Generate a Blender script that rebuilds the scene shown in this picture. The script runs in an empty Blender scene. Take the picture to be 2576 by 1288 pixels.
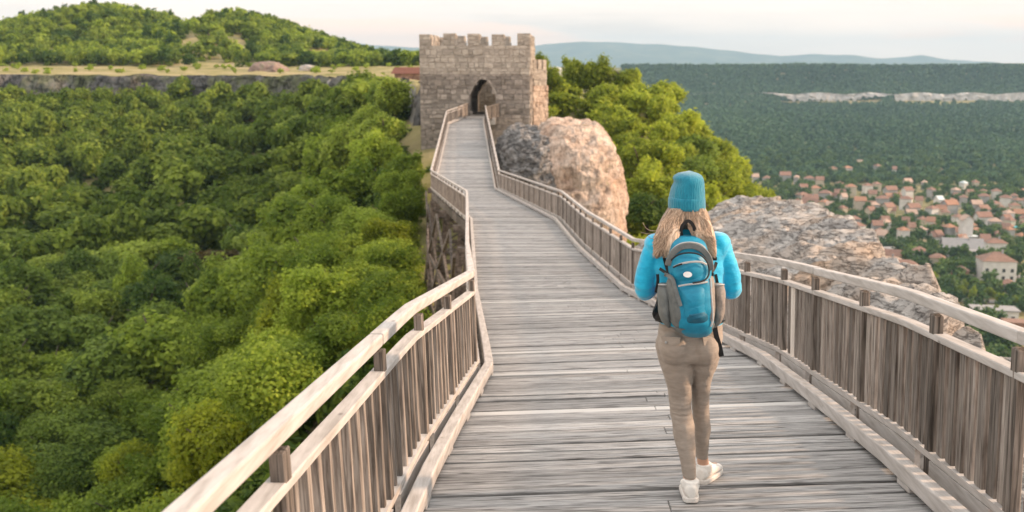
import bpy, bmesh, math, random
import numpy as np
from mathutils import Vector, Matrix, noise as mnoise
R = math.radians
scene = bpy.context.scene
COL = scene.collection
rng = np.random.default_rng(7)
random.seed(7)

# ---------------------------------------------------------------- camera
PITCH = R(10.6086)
cam_d = bpy.data.cameras.new("camera"); cam = bpy.data.objects.new("camera", cam_d); COL.objects.link(cam)
cam.location = (0, 0, 0); cam.rotation_euler = (R(90) - PITCH, 0, 0)
cam_d.sensor_width = 36; cam_d.lens = 35.0; cam_d.clip_start = 0.05; cam_d.clip_end = 60000
cam_d.dof.use_dof = True; cam_d.dof.focus_distance = 5.1; cam_d.dof.aperture_fstop = 3.2
scene.camera = cam
# ---------------------------------------------------------------- light
SUN_EL, SUN_AZ = R(21), R(2)          # azimuth measured from +X towards +Y
sun_d = bpy.data.lights.new("sun", 'SUN'); sun = bpy.data.objects.new("sun", sun_d); COL.objects.link(sun)
sun_d.energy = 5.0; sun_d.angle = R(3.5); sun_d.color = (1.0, 0.67, 0.44)
to_sun = Vector((math.cos(SUN_EL)*math.cos(SUN_AZ), math.cos(SUN_EL)*math.sin(SUN_AZ), math.sin(SUN_EL)))
sun.rotation_euler = to_sun.to_track_quat('Z', 'Y').to_euler()
world = bpy.data.worlds.new("World"); scene.world = world; world.use_nodes = True
wn, wl = world.node_tree.nodes, world.node_tree.links
wn.clear()
wo = wn.new('ShaderNodeOutputWorld'); wb = wn.new('ShaderNodeBackground')
sky = wn.new('ShaderNodeTexSky'); sky.sky_type = 'NISHITA'; sky.sun_disc = False
sky.sun_elevation = SUN_EL; sky.sun_rotation = R(90) - SUN_AZ
tc = wn.new('ShaderNodeTexCoord'); mp = wn.new('ShaderNodeMapping'); mp.inputs['Scale'].default_value = (1, 1, 7)
n1 = wn.new('ShaderNodeTexNoise'); n1.inputs['Scale'].default_value = 2.3; n1.inputs['Detail'].default_value = 6; n1.inputs['Roughness'].default_value = .55
r1 = wn.new('ShaderNodeValToRGB')
e = r1.color_ramp.elements
e[0].position = .30; e[0].color = (6.2, 6.2, 6.2, 1)
e[1].position = .62; e[1].color = (10.4, 10.0, 9.6, 1)
m_ = e.new(.47); m_.color = (8.9, 8.75, 8.6, 1)
mx = wn.new('ShaderNodeMix'); mx.data_type = 'RGBA'; mx.inputs[0].default_value = .94
wl.new(tc.outputs['Generated'], mp.inputs['Vector']); wl.new(mp.outputs[0], n1.inputs['Vector'])
wl.new(n1.outputs['Fac'], r1.inputs[0]); wl.new(sky.outputs[0], mx.inputs['A']); wl.new(r1.outputs[0], mx.inputs['B'])
n3 = wn.new('ShaderNodeTexNoise'); n3.inputs['Scale'].default_value = 3.1; n3.inputs['Detail'].default_value = 4; mp3 = wn.new('ShaderNodeMapping'); mp3.inputs['Scale'].default_value = (1, 1, 9); mp3.inputs['Location'].default_value = (.6, 0, .3)
wl.new(tc.outputs['Generated'], mp3.inputs['Vector']); wl.new(mp3.outputs[0], n3.inputs['Vector'])
r3 = wn.new('ShaderNodeMapRange'); r3.interpolation_type = 'SMOOTHSTEP'; r3.inputs['From Min'].default_value = .50; r3.inputs['From Max'].default_value = .62; r3.inputs['To Max'].default_value = .8; wl.new(n3.outputs['Fac'], r3.inputs['Value'])
pk_ = wn.new('ShaderNodeMix'); pk_.data_type = 'RGBA'; wl.new(r3.outputs[0], pk_.inputs[0]); wl.new(r1.outputs[0], pk_.inputs['A']); pk_.inputs['B'].default_value = (11.6, 8.9, 7.2, 1); wl.new(pk_.outputs['Result'], mx.inputs['B'])
gs = wn.new('ShaderNodeSeparateXYZ'); wl.new(tc.outputs['Generated'], gs.inputs[0])
hc = wn.new('ShaderNodeValToRGB'); he = hc.color_ramp.elements
he[0].position = 0; he[0].color = (2.1, 1.52, 1.15, 1); he[1].position = 1; he[1].color = (1.32, 1.30, 1.27, 1)
for p_, c_ in ((.018, (1.9, 1.42, 1.10)), (.05, (1.48, 1.19, .99)), (.10, (1.18, 1.05, .95)), (.28, (1.25, 1.235, 1.21))):
    q_ = he.new(p_); q_.color = (*c_, 1)
wl.new(gs.outputs['Z'], hc.inputs[0])
hm_ = wn.new('ShaderNodeMix'); hm_.data_type = 'RGBA'; hm_.blend_type = 'MULTIPLY'; hm_.inputs[0].default_value = 1; wl.new(mx.outputs['Result'], hm_.inputs['A']); wl.new(hc.outputs['Color'], hm_.inputs['B'])
wl.new(hm_.outputs['Result'], wb.inputs['Color']); wb.inputs['Strength'].default_value = 0.1
wl.new(wb.outputs[0], wo.inputs['Surface'])
vs = scene.view_settings
vs.view_transform = 'Standard'; vs.look = 'None'; vs.gamma = 1; vs.exposure = 0.52; vs.use_curve_mapping = False
cy = scene.cycles
cy.use_denoising = True; cy.max_bounces = 8; cy.diffuse_bounces = 5; cy.glossy_bounces = 2; cy.transmission_bounces = 5
cy.volume_bounces = 0; cy.caustics_reflective = False; cy.caustics_refractive = False
scene.render.use_persistent_data = False

# ---------------------------------------------------------------- helpers
FPX, CP, SP = 2504.0, math.cos(PITCH), math.sin(PITCH)
def at(px, py, D):                     # photo position (2576 wide) at camera depth D -> world point
    u = (px-1288)/FPX*D; v = -(py-644)/FPX*D
    return Vector((u, D*CP+v*SP, -D*SP+v*CP))
def atY(px, py, Y):                    # same, at world depth Y
    return at(px, py, Y/(CP - (py-644)/FPX*SP))
def proj(X, Y, Z):
    D = Y*CP - Z*SP; v = Y*SP + Z*CP
    return 1288+FPX*X/D, 644-FPX*v/D
def tag(o, label=None, cat=None, group=None, kind=None):
    if label: o['label'] = label
    if cat: o['category'] = cat
    if group: o['group'] = group
    if kind: o['kind'] = kind
    return o
def empty(name, loc, label=None, cat=None, group=None):
    o = bpy.data.objects.new(name, None); COL.objects.link(o); o.location = loc; o.empty_display_size = .2
    return tag(o, label, cat, group)
def link(o, parent=None):
    COL.objects.link(o)
    if parent is not None: o.parent = parent
    return o

class MB:
    """collects shapes, builds ONE mesh object; coordinates are local to its parent"""
    def __init__(s): s.v = []; s.f = []; s.t = []
    def add(s, vs, fs, tone=None):
        b = len(s.v); s.v += [tuple(q) for q in vs]
        s.f += [tuple(b+i for i in q) for q in fs]
        tn = random.random() if tone is None else tone
        s.t += [tn]*len(fs); return s
    def hexa(s, p, tone=None):         # 8 points: 0-3 bottom ring, 4-7 top ring
        return s.add(p, [(3,2,1,0),(4,5,6,7),(0,1,5,4),(1,2,6,5),(2,3,7,6),(3,0,4,7)], tone)
    def box(s, x0, x1, y0, y1, z0, z1, tone=None):
        return s.hexa([(x0,y0,z0),(x1,y0,z0),(x1,y1,z0),(x0,y1,z0),(x0,y0,z1),(x1,y0,z1),(x1,y1,z1),(x0,y1,z1)], tone)
    def beam(s, a, b, w, h, up=(0,0,1), tone=None):
        a, b, up = Vector(a), Vector(b), Vector(up)
        d = (b-a).normalized(); x = d.cross(up)
        x = x.normalized() if x.length > 1e-5 else Vector((1,0,0)); u = x.cross(d).normalized()
        q = [(-w/2,-h/2),(w/2,-h/2),(w/2,h/2),(-w/2,h/2)]
        P = [a+x*i+u*j for i, j in q]+[b+x*i+u*j for i, j in q]
        return s.add(P, [(0,1,2,3),(7,6,5,4),(0,4,5,1),(1,5,6,2),(2,6,7,3),(3,7,4,0)], tone)
    def sweep(s, pts, section, up=(0,0,1), closed=False, tone=None):   # section: list of (side, up) offsets
        n = len(section); V = []; up = Vector(up); P = [Vector(p) for p in pts]
        for i, p in enumerate(P):
            d = (P[min(i+1, len(P)-1)]-P[max(i-1, 0)]).normalized()
            x = d.cross(up).normalized(); u = x.cross(d).normalized()
            V += [p+x*a+u*b for a, b in section]
        F = []
        for i in range(len(P)-1):
            for j in range(n):
                k = (j+1) % n
                F.append((i*n+j, i*n+k, (i+1)*n+k, (i+1)*n+j))
        F.append(tuple(range(n-1, -1, -1))); F.append(tuple((len(P)-1)*n+j for j in range(n)))
        return s.add(V, F, tone)
    def tube(s, pts, r, n=8, tone=None):
        P = [Vector(p) for p in pts]; rr = r if isinstance(r, (list, tuple)) else [r]*len(P)
        V = []; x = None
        for i, p in enumerate(P):
            d = (P[min(i+1, len(P)-1)]-P[max(i-1, 0)]).normalized()
            if x is None:
                x = d.cross(Vector((0,0,1)))
                if x.length < .05: x = d.cross(Vector((0,1,0)))
            x = (x-d*x.dot(d)).normalized(); y = d.cross(x)
            V += [p+(x*math.cos(2*math.pi*j/n)+y*math.sin(2*math.pi*j/n))*rr[i] for j in range(n)]
        F = [(i*n+j, i*n+(j+1) % n, (i+1)*n+(j+1) % n, (i+1)*n+j) for i in range(len(P)-1) for j in range(n)]
        F.append(tuple(range(n-1, -1, -1))); F.append(tuple((len(P)-1)*n+j for j in range(n)))
        return s.add(V, F, tone)
    def loft(s, rings, n=32, fn=None, tone=None, power=2.0):
        """rings: (cx, cy, cz, rx, ry) horizontal ellipses, interpolated smoothly every ~1 cm; fn(theta, z, i)->radius factor"""
        K = np.array(rings, float); m = len(K)
        L = np.concatenate([[0], np.cumsum(np.linalg.norm(np.diff(K[:, :3], axis=0), axis=1)+1e-6)])
        cnt = max(m, int(L[-1]/.01)+1); T = np.linspace(0, L[-1], cnt)
        def cr(col):                    # monotone-ish cubic through the keys
            sec = np.diff(K[:, col])/np.diff(L); sl = np.zeros(m); sl[0], sl[-1] = sec[0], sec[-1]
            for q in range(1, m-1):
                if sec[q-1]*sec[q] > 0: sl[q] = 2*sec[q-1]*sec[q]/(sec[q-1]+sec[q])
            i = np.clip(np.searchsorted(L, T)-1, 0, m-2); h = L[i+1]-L[i]; t = (T-L[i])/h
            return ((2*t**3-3*t**2+1)*K[i, col]+(t**3-2*t**2+t)*h*sl[i]+(-2*t**3+3*t**2)*K[i+1, col]+(t**3-t**2)*h*sl[i+1])
        C = np.stack([cr(c) for c in range(5)], 1); V = []
        for i in range(cnt):
            for j in range(n):
                a = 2*math.pi*j/n; ca, sa = math.cos(a), math.sin(a)
                k = 1.0 if fn is None else fn(a, C[i, 2], i/(cnt-1))
                ex = 2/power
                V.append((C[i, 0]+C[i, 3]*k*math.copysign(abs(ca)**ex, ca), C[i, 1]+C[i, 4]*k*math.copysign(abs(sa)**ex, sa), C[i, 2]))
        F = [(i*n+j, i*n+(j+1) % n, (i+1)*n+(j+1) % n, (i+1)*n+j) for i in range(cnt-1) for j in range(n)]
        F.append(tuple(range(n-1, -1, -1))); F.append(tuple((cnt-1)*n+j for j in range(n)))
        return s.add(V, F, tone)
    def build(s, name, material, parent=None, smooth=False, off=None):
        me = bpy.data.meshes.new(name)
        v = s.v if off is None else [(a-off[0], b-off[1], c-off[2]) for a, b, c in s.v]
        me.from_pydata(v, [], s.f); me.update()
        at_ = me.attributes.new('tone', 'FLOAT', 'FACE'); at_.data.foreach_set('value', s.t)
        if smooth: me.polygons.foreach_set('use_smooth', [True]*len(me.polygons))
        if material: me.materials.append(material)
        o = bpy.data.objects.new(name, me); return link(o, parent)
def bevel(o, w, seg=2):
    m = o.modifiers.new('bevel', 'BEVEL'); m.width = w; m.segments = seg; m.limit_method = 'ANGLE'; return o
def np_mesh(name, V, F, material, parent=None, smooth=False, tone=None):
    V = np.asarray(V, np.float32); F = np.asarray(F, np.int32); me = bpy.data.meshes.new(name)
    me.vertices.add(len(V)); me.vertices.foreach_set('co', V.ravel())
    k = F.shape[1]; me.loops.add(F.size); me.loops.foreach_set('vertex_index', F.ravel())
    me.polygons.add(len(F)); me.polygons.foreach_set('loop_start', np.arange(len(F), dtype=np.int32)*k)
    me.polygons.foreach_set('loop_total', np.full(len(F), k, np.int32))
    if smooth: me.polygons.foreach_set('use_smooth', np.ones(len(F), bool))
    me.update(calc_edges=True)
    if tone is not None:
        a = me.attributes.new('tone', 'FLOAT', 'FACE'); a.data.foreach_set('value', np.asarray(tone, np.float32))
    if material: me.materials.append(material)
    return link(bpy.data.objects.new(name, me), parent)
def fbm(X, Y, s, oct=4, seed=0.0, Z=None):
    """cheap value noise on numpy arrays, about -1..1"""
    def h(i, j, k):
        q = np.sin(i*127.1+j*311.7+k*74.7+seed*13.7)*43758.5453
        return q-np.floor(q)
    out = np.zeros(np.broadcast(X, Y).shape); amp = 1; tot = 0; f = 1/s
    Z = np.zeros_like(out) if Z is None else Z
    for o in range(oct):
        x, y, z = X*f+o*17.3, Y*f+o*9.1, Z*f+o*5.7
        i, j, k = np.floor(x), np.floor(y), np.floor(z); a, b, c = x-i, y-j, z-k
        a, b, c = a*a*(3-2*a), b*b*(3-2*b), c*c*(3-2*c)
        def L2(kk): return (h(i,j,kk)*(1-a)+h(i+1,j,kk)*a)*(1-b)+(h(i,j+1,kk)*(1-a)+h(i+1,j+1,kk)*a)*b
        out += amp*(L2(k)*(1-c)+L2(k+1)*c-.5)*2; tot += amp; amp *= .5; f *= 2.03
    return out/tot
def sstep(a, b, x):
    t = np.clip((x-a)/(b-a), 0, 1); return t*t*(3-2*t)

# ---------------------------------------------------------------- materials
def new_mat(name):
    m = bpy.data.materials.new(name); m.use_nodes = True; t = m.node_tree
    return m, t.nodes, t.links, t.nodes['Principled BSDF']
def pm(name, cols, scale=(1,1,1), nscale=5.0, rough=.8, bump=.3, detail=6, tone=0.0, rand=0.0, nrough=.6, bdist=.01, spec=.3, cols2=None, nscale2=1.0, fac2=.5, sheen=0.0, pos=None):
    """noise between a list of colours; tone/rand: brightness spread per face group / per object"""
    m, n, l, b = new_mat(name)
    tc = n.new('ShaderNodeTexCoord'); mp = n.new('ShaderNodeMapping'); mp.inputs['Scale'].default_value = scale
    oi = n.new('ShaderNodeObjectInfo'); cm = n.new('ShaderNodeCombineXYZ'); ml = n.new('ShaderNodeMath'); ml.operation = 'MULTIPLY'; ml.inputs[1].default_value = 37.0
    at_ = n.new('ShaderNodeAttribute'); at_.attribute_name = 'tone'
    ad = n.new('ShaderNodeMath'); ad.operation = 'ADD'
    l.new(oi.outputs['Random'], ad.inputs[0]); l.new(at_.outputs['Fac'], ad.inputs[1]); l.new(ad.outputs[0], ml.inputs[0])
    for k in range(3): l.new(ml.outputs[0], cm.inputs[k])
    l.new(tc.outputs['Object'], mp.inputs['Vector']); l.new(cm.outputs[0], mp.inputs['Location'])
    nz = n.new('ShaderNodeTexNoise'); nz.inputs['Scale'].default_value = nscale; nz.inputs['Detail'].default_value = detail; nz.inputs['Roughness'].default_value = nrough
    l.new(mp.outputs[0], nz.inputs['Vector'])
    rp = n.new('ShaderNodeValToRGB'); e = rp.color_ramp.elements
    P = pos or [ .33+.36*i/max(1, len(cols)-1) for i in range(len(cols))]
    e[0].position = P[0]; e[0].color = (*cols[0], 1); e[1].position = P[-1]; e[1].color = (*cols[-1], 1)
    for i in range(1, len(cols)-1): q = e.new(P[i]); q.color = (*cols[i], 1)
    l.new(nz.outputs['Fac'], rp.inputs[0]); out = rp.outputs[0]
    if cols2 is not None:
        n2 = n.new('ShaderNodeTexNoise'); n2.inputs['Scale'].default_value = nscale2; n2.inputs['Detail'].default_value = 4
        l.new(tc.outputs['Object'], n2.inputs['Vector'])
        r2 = n.new('ShaderNodeValToRGB'); r2.color_ramp.elements[0].position = fac2-.08; r2.color_ramp.elements[1].position = fac2+.08
        r2.color_ramp.elements[0].color = (0,0,0,1); r2.color_ramp.elements[1].color = (1,1,1,1); l.new(n2.outputs['Fac'], r2.inputs[0])
        mx = n.new('ShaderNodeMix'); mx.data_type = 'RGBA'; l.new(r2.outputs[0], mx.inputs[0]); l.new(out, mx.inputs['A']); mx.inputs['B'].default_value = (*cols2, 1); out = mx.outputs['Result']
    if tone or rand:
        a1 = n.new('ShaderNodeMapRange'); a1.inputs['To Min'].default_value = 1-tone; a1.inputs['To Max'].default_value = 1+tone; l.new(at_.outputs['Fac'], a1.inputs[0])
        a2 = n.new('ShaderNodeMapRange'); a2.inputs['To Min'].default_value = 1-rand; a2.inputs['To Max'].default_value = 1+rand; l.new(oi.outputs['Random'], a2.inputs[0])
        mu = n.new('ShaderNodeMath'); mu.operation = 'MULTIPLY'; l.new(a1.outputs[0], mu.inputs[0]); l.new(a2.outputs[0], mu.inputs[1])
        vm = n.new('ShaderNodeVectorMath'); vm.operation = 'SCALE'; l.new(out, vm.inputs[0]); l.new(mu.outputs[0], vm.inputs['Scale']); out = vm.outputs[0]
    l.new(out, b.inputs['Base Color']); b.inputs['Roughness'].default_value = rough; b.inputs['Specular IOR Level'].default_value = spec
    if sheen: b.inputs['Sheen Weight'].default_value = sheen
    if bump:
        bp = n.new('ShaderNodeBump'); bp.inputs['Strength'].default_value = bump; bp.inputs['Distance'].default_value = bdist
        l.new(nz.outputs['Fac'], bp.inputs['Height']); l.new(bp.outputs[0], b.inputs['Normal'])
    return m
def leaf_mat(name, c_dark, c_light, trans=.35, rand=.25):
    m, n, l, b = new_mat(name)
    at_ = n.new('ShaderNodeAttribute'); at_.attribute_name = 'tone'; oi = n.new('ShaderNodeObjectInfo')
    a2 = n.new('ShaderNodeMapRange'); a2.inputs['To Min'].default_value = -.35; a2.inputs['To Max'].default_value = .35; l.new(oi.outputs['Random'], a2.inputs[0])
    ad = n.new('ShaderNodeMath'); ad.operation = 'ADD'; ad.use_clamp = True; l.new(at_.outputs['Fac'], ad.inputs[0]); l.new(a2.outputs[0], ad.inputs[1])
    mx = n.new('ShaderNodeMix'); mx.data_type = 'RGBA'; l.new(ad.outputs[0], mx.inputs[0]); mx.inputs['A'].default_value = (*c_dark, 1); mx.inputs['B'].default_value = (*c_light, 1)
    tr = n.new('ShaderNodeBsdfTranslucent'); ms = n.new('ShaderNodeMixShader'); ms.inputs[0].default_value = trans
    l.new(mx.outputs['Result'], b.inputs['Base Color']); b.inputs['Roughness'].default_value = .65; b.inputs['Specular IOR Level'].default_value = .25
    l.new(mx.outputs['Result'], tr.inputs[0]); l.new(b.outputs[0], ms.inputs[1]); l.new(tr.outputs[0], ms.inputs[2])
    l.new(ms.outputs[0], n['Material Output'].inputs['Surface']); return m

GREY = [(.10,.095,.09),(.27,.255,.24),(.40,.385,.37)]
M = {}
M['deck'] = pm('weathered_deck_wood', [(.08,.081,.083),(.265,.267,.269),(.40,.403,.406),(.53,.533,.536)], (1.5,40,40), 2.2, .78, .6, tone=.25, bdist=.004, pos=[.26,.42,.55,.72], detail=8, nrough=.7)
def add_knots(m, sc, amount=.75, size=.045):
    t = m.node_tree; n, l = t.nodes, t.links; b = n['Principled BSDF']; src = b.inputs['Base Color'].links[0].from_socket
    tc = [q for q in n if q.type == 'TEX_COORD'][0]; mp = n.new('ShaderNodeMapping'); mp.inputs['Scale'].default_value = sc; l.new(tc.outputs['Object'], mp.inputs['Vector'])
    v = n.new('ShaderNodeTexVoronoi'); v.inputs['Scale'].default_value = 1; v.inputs['Randomness'].default_value = 1; l.new(mp.outputs[0], v.inputs['Vector'])
    r = n.new('ShaderNodeValToRGB'); r.color_ramp.elements[0].position = size*.5; r.color_ramp.elements[0].color = (1-amount,)*3+(1,); r.color_ramp.elements[1].position = size*1.6; r.color_ramp.elements[1].color = (1,1,1,1); l.new(v.outputs['Distance'], r.inputs[0])
    x = n.new('ShaderNodeMix'); x.data_type = 'RGBA'; x.blend_type = 'MULTIPLY'; x.inputs[0].default_value = 1; l.new(src, x.inputs['A']); l.new(r.outputs[0], x.inputs['B']); l.new(x.outputs['Result'], b.inputs['Base Color'])
def add_streaks(m, sc, amount=.6, w=.02):
    t = m.node_tree; n, l = t.nodes, t.links; b = n['Principled BSDF']; src = b.inputs['Base Color'].links[0].from_socket
    old = [q for q in n if q.type == 'MAPPING'][0]; mp = n.new('ShaderNodeMapping'); mp.inputs['Scale'].default_value = sc
    l.new(old.inputs['Vector'].links[0].from_socket, mp.inputs['Vector']); l.new(old.inputs['Location'].links[0].from_socket, mp.inputs['Location'])
    z = n.new('ShaderNodeTexNoise'); z.inputs['Scale'].default_value = 1; z.inputs['Detail'].default_value = 3; l.new(mp.outputs[0], z.inputs['Vector'])
    r = n.new('ShaderNodeValToRGB'); l.new(z.outputs['Fac'], r.inputs[0]); e = r.color_ramp.elements; lo = (1-amount,)*3+(1,); e[0].position = .5-w*1.8; e[0].color = (1,1,1,1); e[1].position = .5+w*1.8; e[1].color = (1,1,1,1)
    for p in (.5-w*.5, .5+w*.5): q = e.new(p); q.color = lo
    x = n.new('ShaderNodeMix'); x.data_type = 'RGBA'; x.blend_type = 'MULTIPLY'; x.inputs[0].default_value = 1; l.new(src, x.inputs['A']); l.new(r.outputs[0], x.inputs['B']); l.new(x.outputs['Result'], b.inputs['Base Color'])
add_streaks(M['deck'], (.7, 20, 20), .55, .018); add_streaks(M['deck'], (1.1, 55, 55), .22, .03)
add_knots(M['deck'], (1.6, 5.5, 1.0), .7, .05)
M['deck_pale'] = pm('pale_deck_wood', [(.46,.46,.455),(.56,.56,.555)], (1.2,22,22), 2.2, .7, .3, tone=.08, bdist=.004)
M['rail'] = pm('weathered_rail_wood', [(.34,.32,.30),(.45,.43,.415),(.54,.52,.505)], (20,1.5,20), 1.6, .75, .35, bdist=.003, detail=8)
M['post'] = pm('brown_post_wood', [(.08,.068,.058),(.18,.155,.136),(.28,.25,.225)], (22,22,1.6), 2.2, .8, .5, rand=.25, bdist=.004, detail=8)
M['bal'] = pm('weathered_baluster_wood', [(.06,.05,.042),(.175,.15,.132),(.265,.237,.213),(.35,.32,.295)], (26,26,2.0), 2.0, .8, .55, tone=.25, rand=.42, bdist=.004, detail=8, pos=[.28,.42,.56,.72])
add_knots(M['bal'], (7, 7, 3.0), .6, .06); add_knots(M['rail'], (5, 2.2, 5), .5, .04)
add_streaks(M['bal'], (34, 34, .9), .4, .03); add_streaks(M['post'], (30, 30, .8), .55, .03)
M['bal_new'] = pm('new_pale_wood', [(.60,.55,.50),(.72,.68,.63)], (26,26,2.0), 2.0, .7, .2)
M['beam'] = pm('dark_trestle_wood', [(.04,.032,.027),(.12,.10,.085),(.20,.175,.155)], (4,4,4), 2.0, .85, .4, tone=.4)
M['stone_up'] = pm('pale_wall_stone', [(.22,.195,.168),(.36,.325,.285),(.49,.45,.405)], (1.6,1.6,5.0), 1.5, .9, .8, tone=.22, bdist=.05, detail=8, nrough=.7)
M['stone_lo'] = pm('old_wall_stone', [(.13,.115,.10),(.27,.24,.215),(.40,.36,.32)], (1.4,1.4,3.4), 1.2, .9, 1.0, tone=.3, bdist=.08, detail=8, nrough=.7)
def rock_mat(name, c, tint, tint_fac, layer=(1,1,2.6), sc=1.0, crack=.8, moss=None):
    """layered limestone: broad tones, a stain colour, thin dark cracks at two sizes"""
    m, n, l, b = new_mat(name)
    tc = n.new('ShaderNodeTexCoord'); mp = n.new('ShaderNodeMapping'); mp.inputs['Scale'].default_value = layer; mp.inputs['Rotation'].default_value = (.12, .18, .3); l.new(tc.outputs['Object'], mp.inputs['Vector'])
    def nz(s, det=8, ro=.65, vec=None, dist=0.):
        q = n.new('ShaderNodeTexNoise'); q.inputs['Scale'].default_value = s*sc; q.inputs['Detail'].default_value = det; q.inputs['Roughness'].default_value = ro; q.inputs['Distortion'].default_value = dist
        l.new(vec or mp.outputs[0], q.inputs['Vector']); return q.outputs['Fac']
    def ramp(f, st):
        r = n.new('ShaderNodeValToRGB'); e = r.color_ramp.elements
        e[0].position, e[0].color = st[0][0], (*st[0][1], 1); e[1].position, e[1].color = st[-1][0], (*st[-1][1], 1)
        for p, k in st[1:-1]: q = e.new(p); q.color = (*k, 1)
        l.new(f, r.inputs[0]); return r.outputs[0]
    def mixc(f, a, b2, mode='MIX'):
        q = n.new('ShaderNodeMix'); q.data_type = 'RGBA'; q.blend_type = mode
        for s_, v in ((0, f), ('A', a), ('B', b2)):
            if isinstance(v, tuple): q.inputs[s_].default_value = (*v, 1)
            elif isinstance(v, (int, float)): q.inputs[s_].default_value = v
            else: l.new(v, q.inputs[s_])
        return q.outputs['Result']
    n1 = nz(1.1, 12, .75); base = ramp(n1, [(.28, c[0]), (.44, c[1]), (.56, c[2]), (.70, c[3])])
    base = mixc(ramp(nz(.45, 5, .6, tc.outputs['Object']), [(tint_fac-.09, (0,0,0)), (tint_fac+.09, (1,1,1))]), base, tint)
    if moss: base = mixc(ramp(nz(.8, 6, .6, tc.outputs['Object']), [(.64, (0,0,0)), (.70, (1,1,1))]), base, moss)
    W_, B_ = (1,1,1), (1-crack,)*3
    k1 = ramp(nz(1.0, 6, .6, None, .6), [(.480, W_), (.496, B_), (.504, B_), (.520, W_)])
    k2 = ramp(nz(2.9, 5, .6, None, .4), [(.470, W_), (.495, (1-crack*.7,)*3), (.505, (1-crack*.7,)*3), (.530, W_)])
    spots = ramp(nz(5.5, 4, .6), [(.30, (1-crack*.75,)*3), (.40, W_)])
    cr = mixc(1., mixc(1., k1, k2, 'MULTIPLY'), spots, 'MULTIPLY')
    l.new(mixc(1., base, cr, 'MULTIPLY'), b.inputs['Base Color'])
    b.inputs['Roughness'].default_value = .92; b.inputs['Specular IOR Level'].default_value = .15
    hm = n.new('ShaderNodeMath'); hm.operation = 'MULTIPLY_ADD'; hm.inputs[1].default_value = .35
    bw = n.new('ShaderNodeRGBToBW'); l.new(cr, bw.inputs[0]); l.new(bw.outputs[0], hm.inputs[0]); l.new(n1, hm.inputs[2])
    bp = n.new('ShaderNodeBump'); bp.inputs['Strength'].default_value = 1.0; bp.inputs['Distance'].default_value = .22/sc; l.new(hm.outputs[0], bp.inputs['Height']); l.new(bp.outputs[0], b.inputs['Normal'])
    return m
M['rock'] = rock_mat('limestone_rock', [(.27,.26,.25),(.42,.41,.40),(.55,.54,.525),(.64,.625,.61)], (.56,.45,.36), .58, (1,1,3.0), 1.3, .50)
M['rock_shaded'] = rock_mat('shaded_limestone', [(.13,.13,.13),(.24,.24,.24),(.34,.34,.34),(.44,.44,.43)], (.36,.33,.30), .62, (1,1,2.6), .8, .7)
M['rock_warm'] = rock_mat('warm_limestone', [(.33,.235,.18),(.53,.42,.345),(.66,.55,.465),(.76,.66,.58)], (.54,.39,.30), .58, (1.4,1.2,1.0), .8, .36, (.20,.19,.07))
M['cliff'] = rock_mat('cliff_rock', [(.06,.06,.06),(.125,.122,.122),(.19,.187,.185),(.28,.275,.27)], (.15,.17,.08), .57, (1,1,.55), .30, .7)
# ---------------------------------------------------------------- bridge line
KY = np.array([-6., 0, 5.4, 8.6, 17, 23, 30, 46, 68.5, 72.5])
KL = np.array([-1.18, -.83, -.545, -.325, -.76, -1.04, -1.37, -3.75, -4.45, -3.5])
KR = np.array([1.57, 1.92, 2.23, 2.42, 2.13, 1.75, 1.50, -.60, -1.75, -1.92])
KZ = np.array([-1.15, -1.67, -2.19, -2.64, -3.85, -4.18, -4.55, -5.50, -3.70, -3.45])
def ip(Y, K): return np.interp(Y, KY, K)
def deck_tilt(Y): return .035*(1-sstep(9, 26, Y))
def deck_z(X, Y): return ip(Y, KZ)+deck_tilt(Y)*(X-(ip(Y, KL)+ip(Y, KR))/2)
# ---------------------------------------------------------------- ground
UY = [-40, 0, 8, 14, 20, 30, 40, 50, 60, 70, 76, 85, 110, 150]
UZ = [-3.2, -3.3, -4.2, -5.8, -8, -10, -11, -10.8, -9, -7, -5.2, -3, -1.3, -1.3]
FY = [-40, 30, 50, 65, 95, 150, 178, 215]
FZ = [-30, -29.5, -27.5, -24, -20.5, -13.0, -9.0, -7]
CX = [-400, -95, -60, -35, -20, -12, -7.5, 0]          # far rim of the valley: Y of the cliff
CYY = [196, 187, 182, 164, 132, 102, 80, 77]
HX = [-420, -260, -230, -170, -150, -128, -114, -106, -98, -88, -78, -65, -51, -36, -20, 0]
HZ = [-2, 1, 3, 8, 12, 17, 14, 10.5, 11.5, 14.5, 13, 8, 4, .3, -1.5, -2]
RY = [-40, 6, 20, 40, 60, 90, 110, 130, 160, 200, 260, 400]
RZ = [-8, -8, -11, -14, -14, -8.5, -4.6, -8, -25, -50, -78, -78]
QY = [-100, 740, 800, 1000, 1290, 1340, 1400, 1500, 1530, 3000, 6000, 40000]
QZ = [-78, -78, -75, -63, -46, -41, -26, 2, 3.5, 2, -40, -60]
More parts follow.
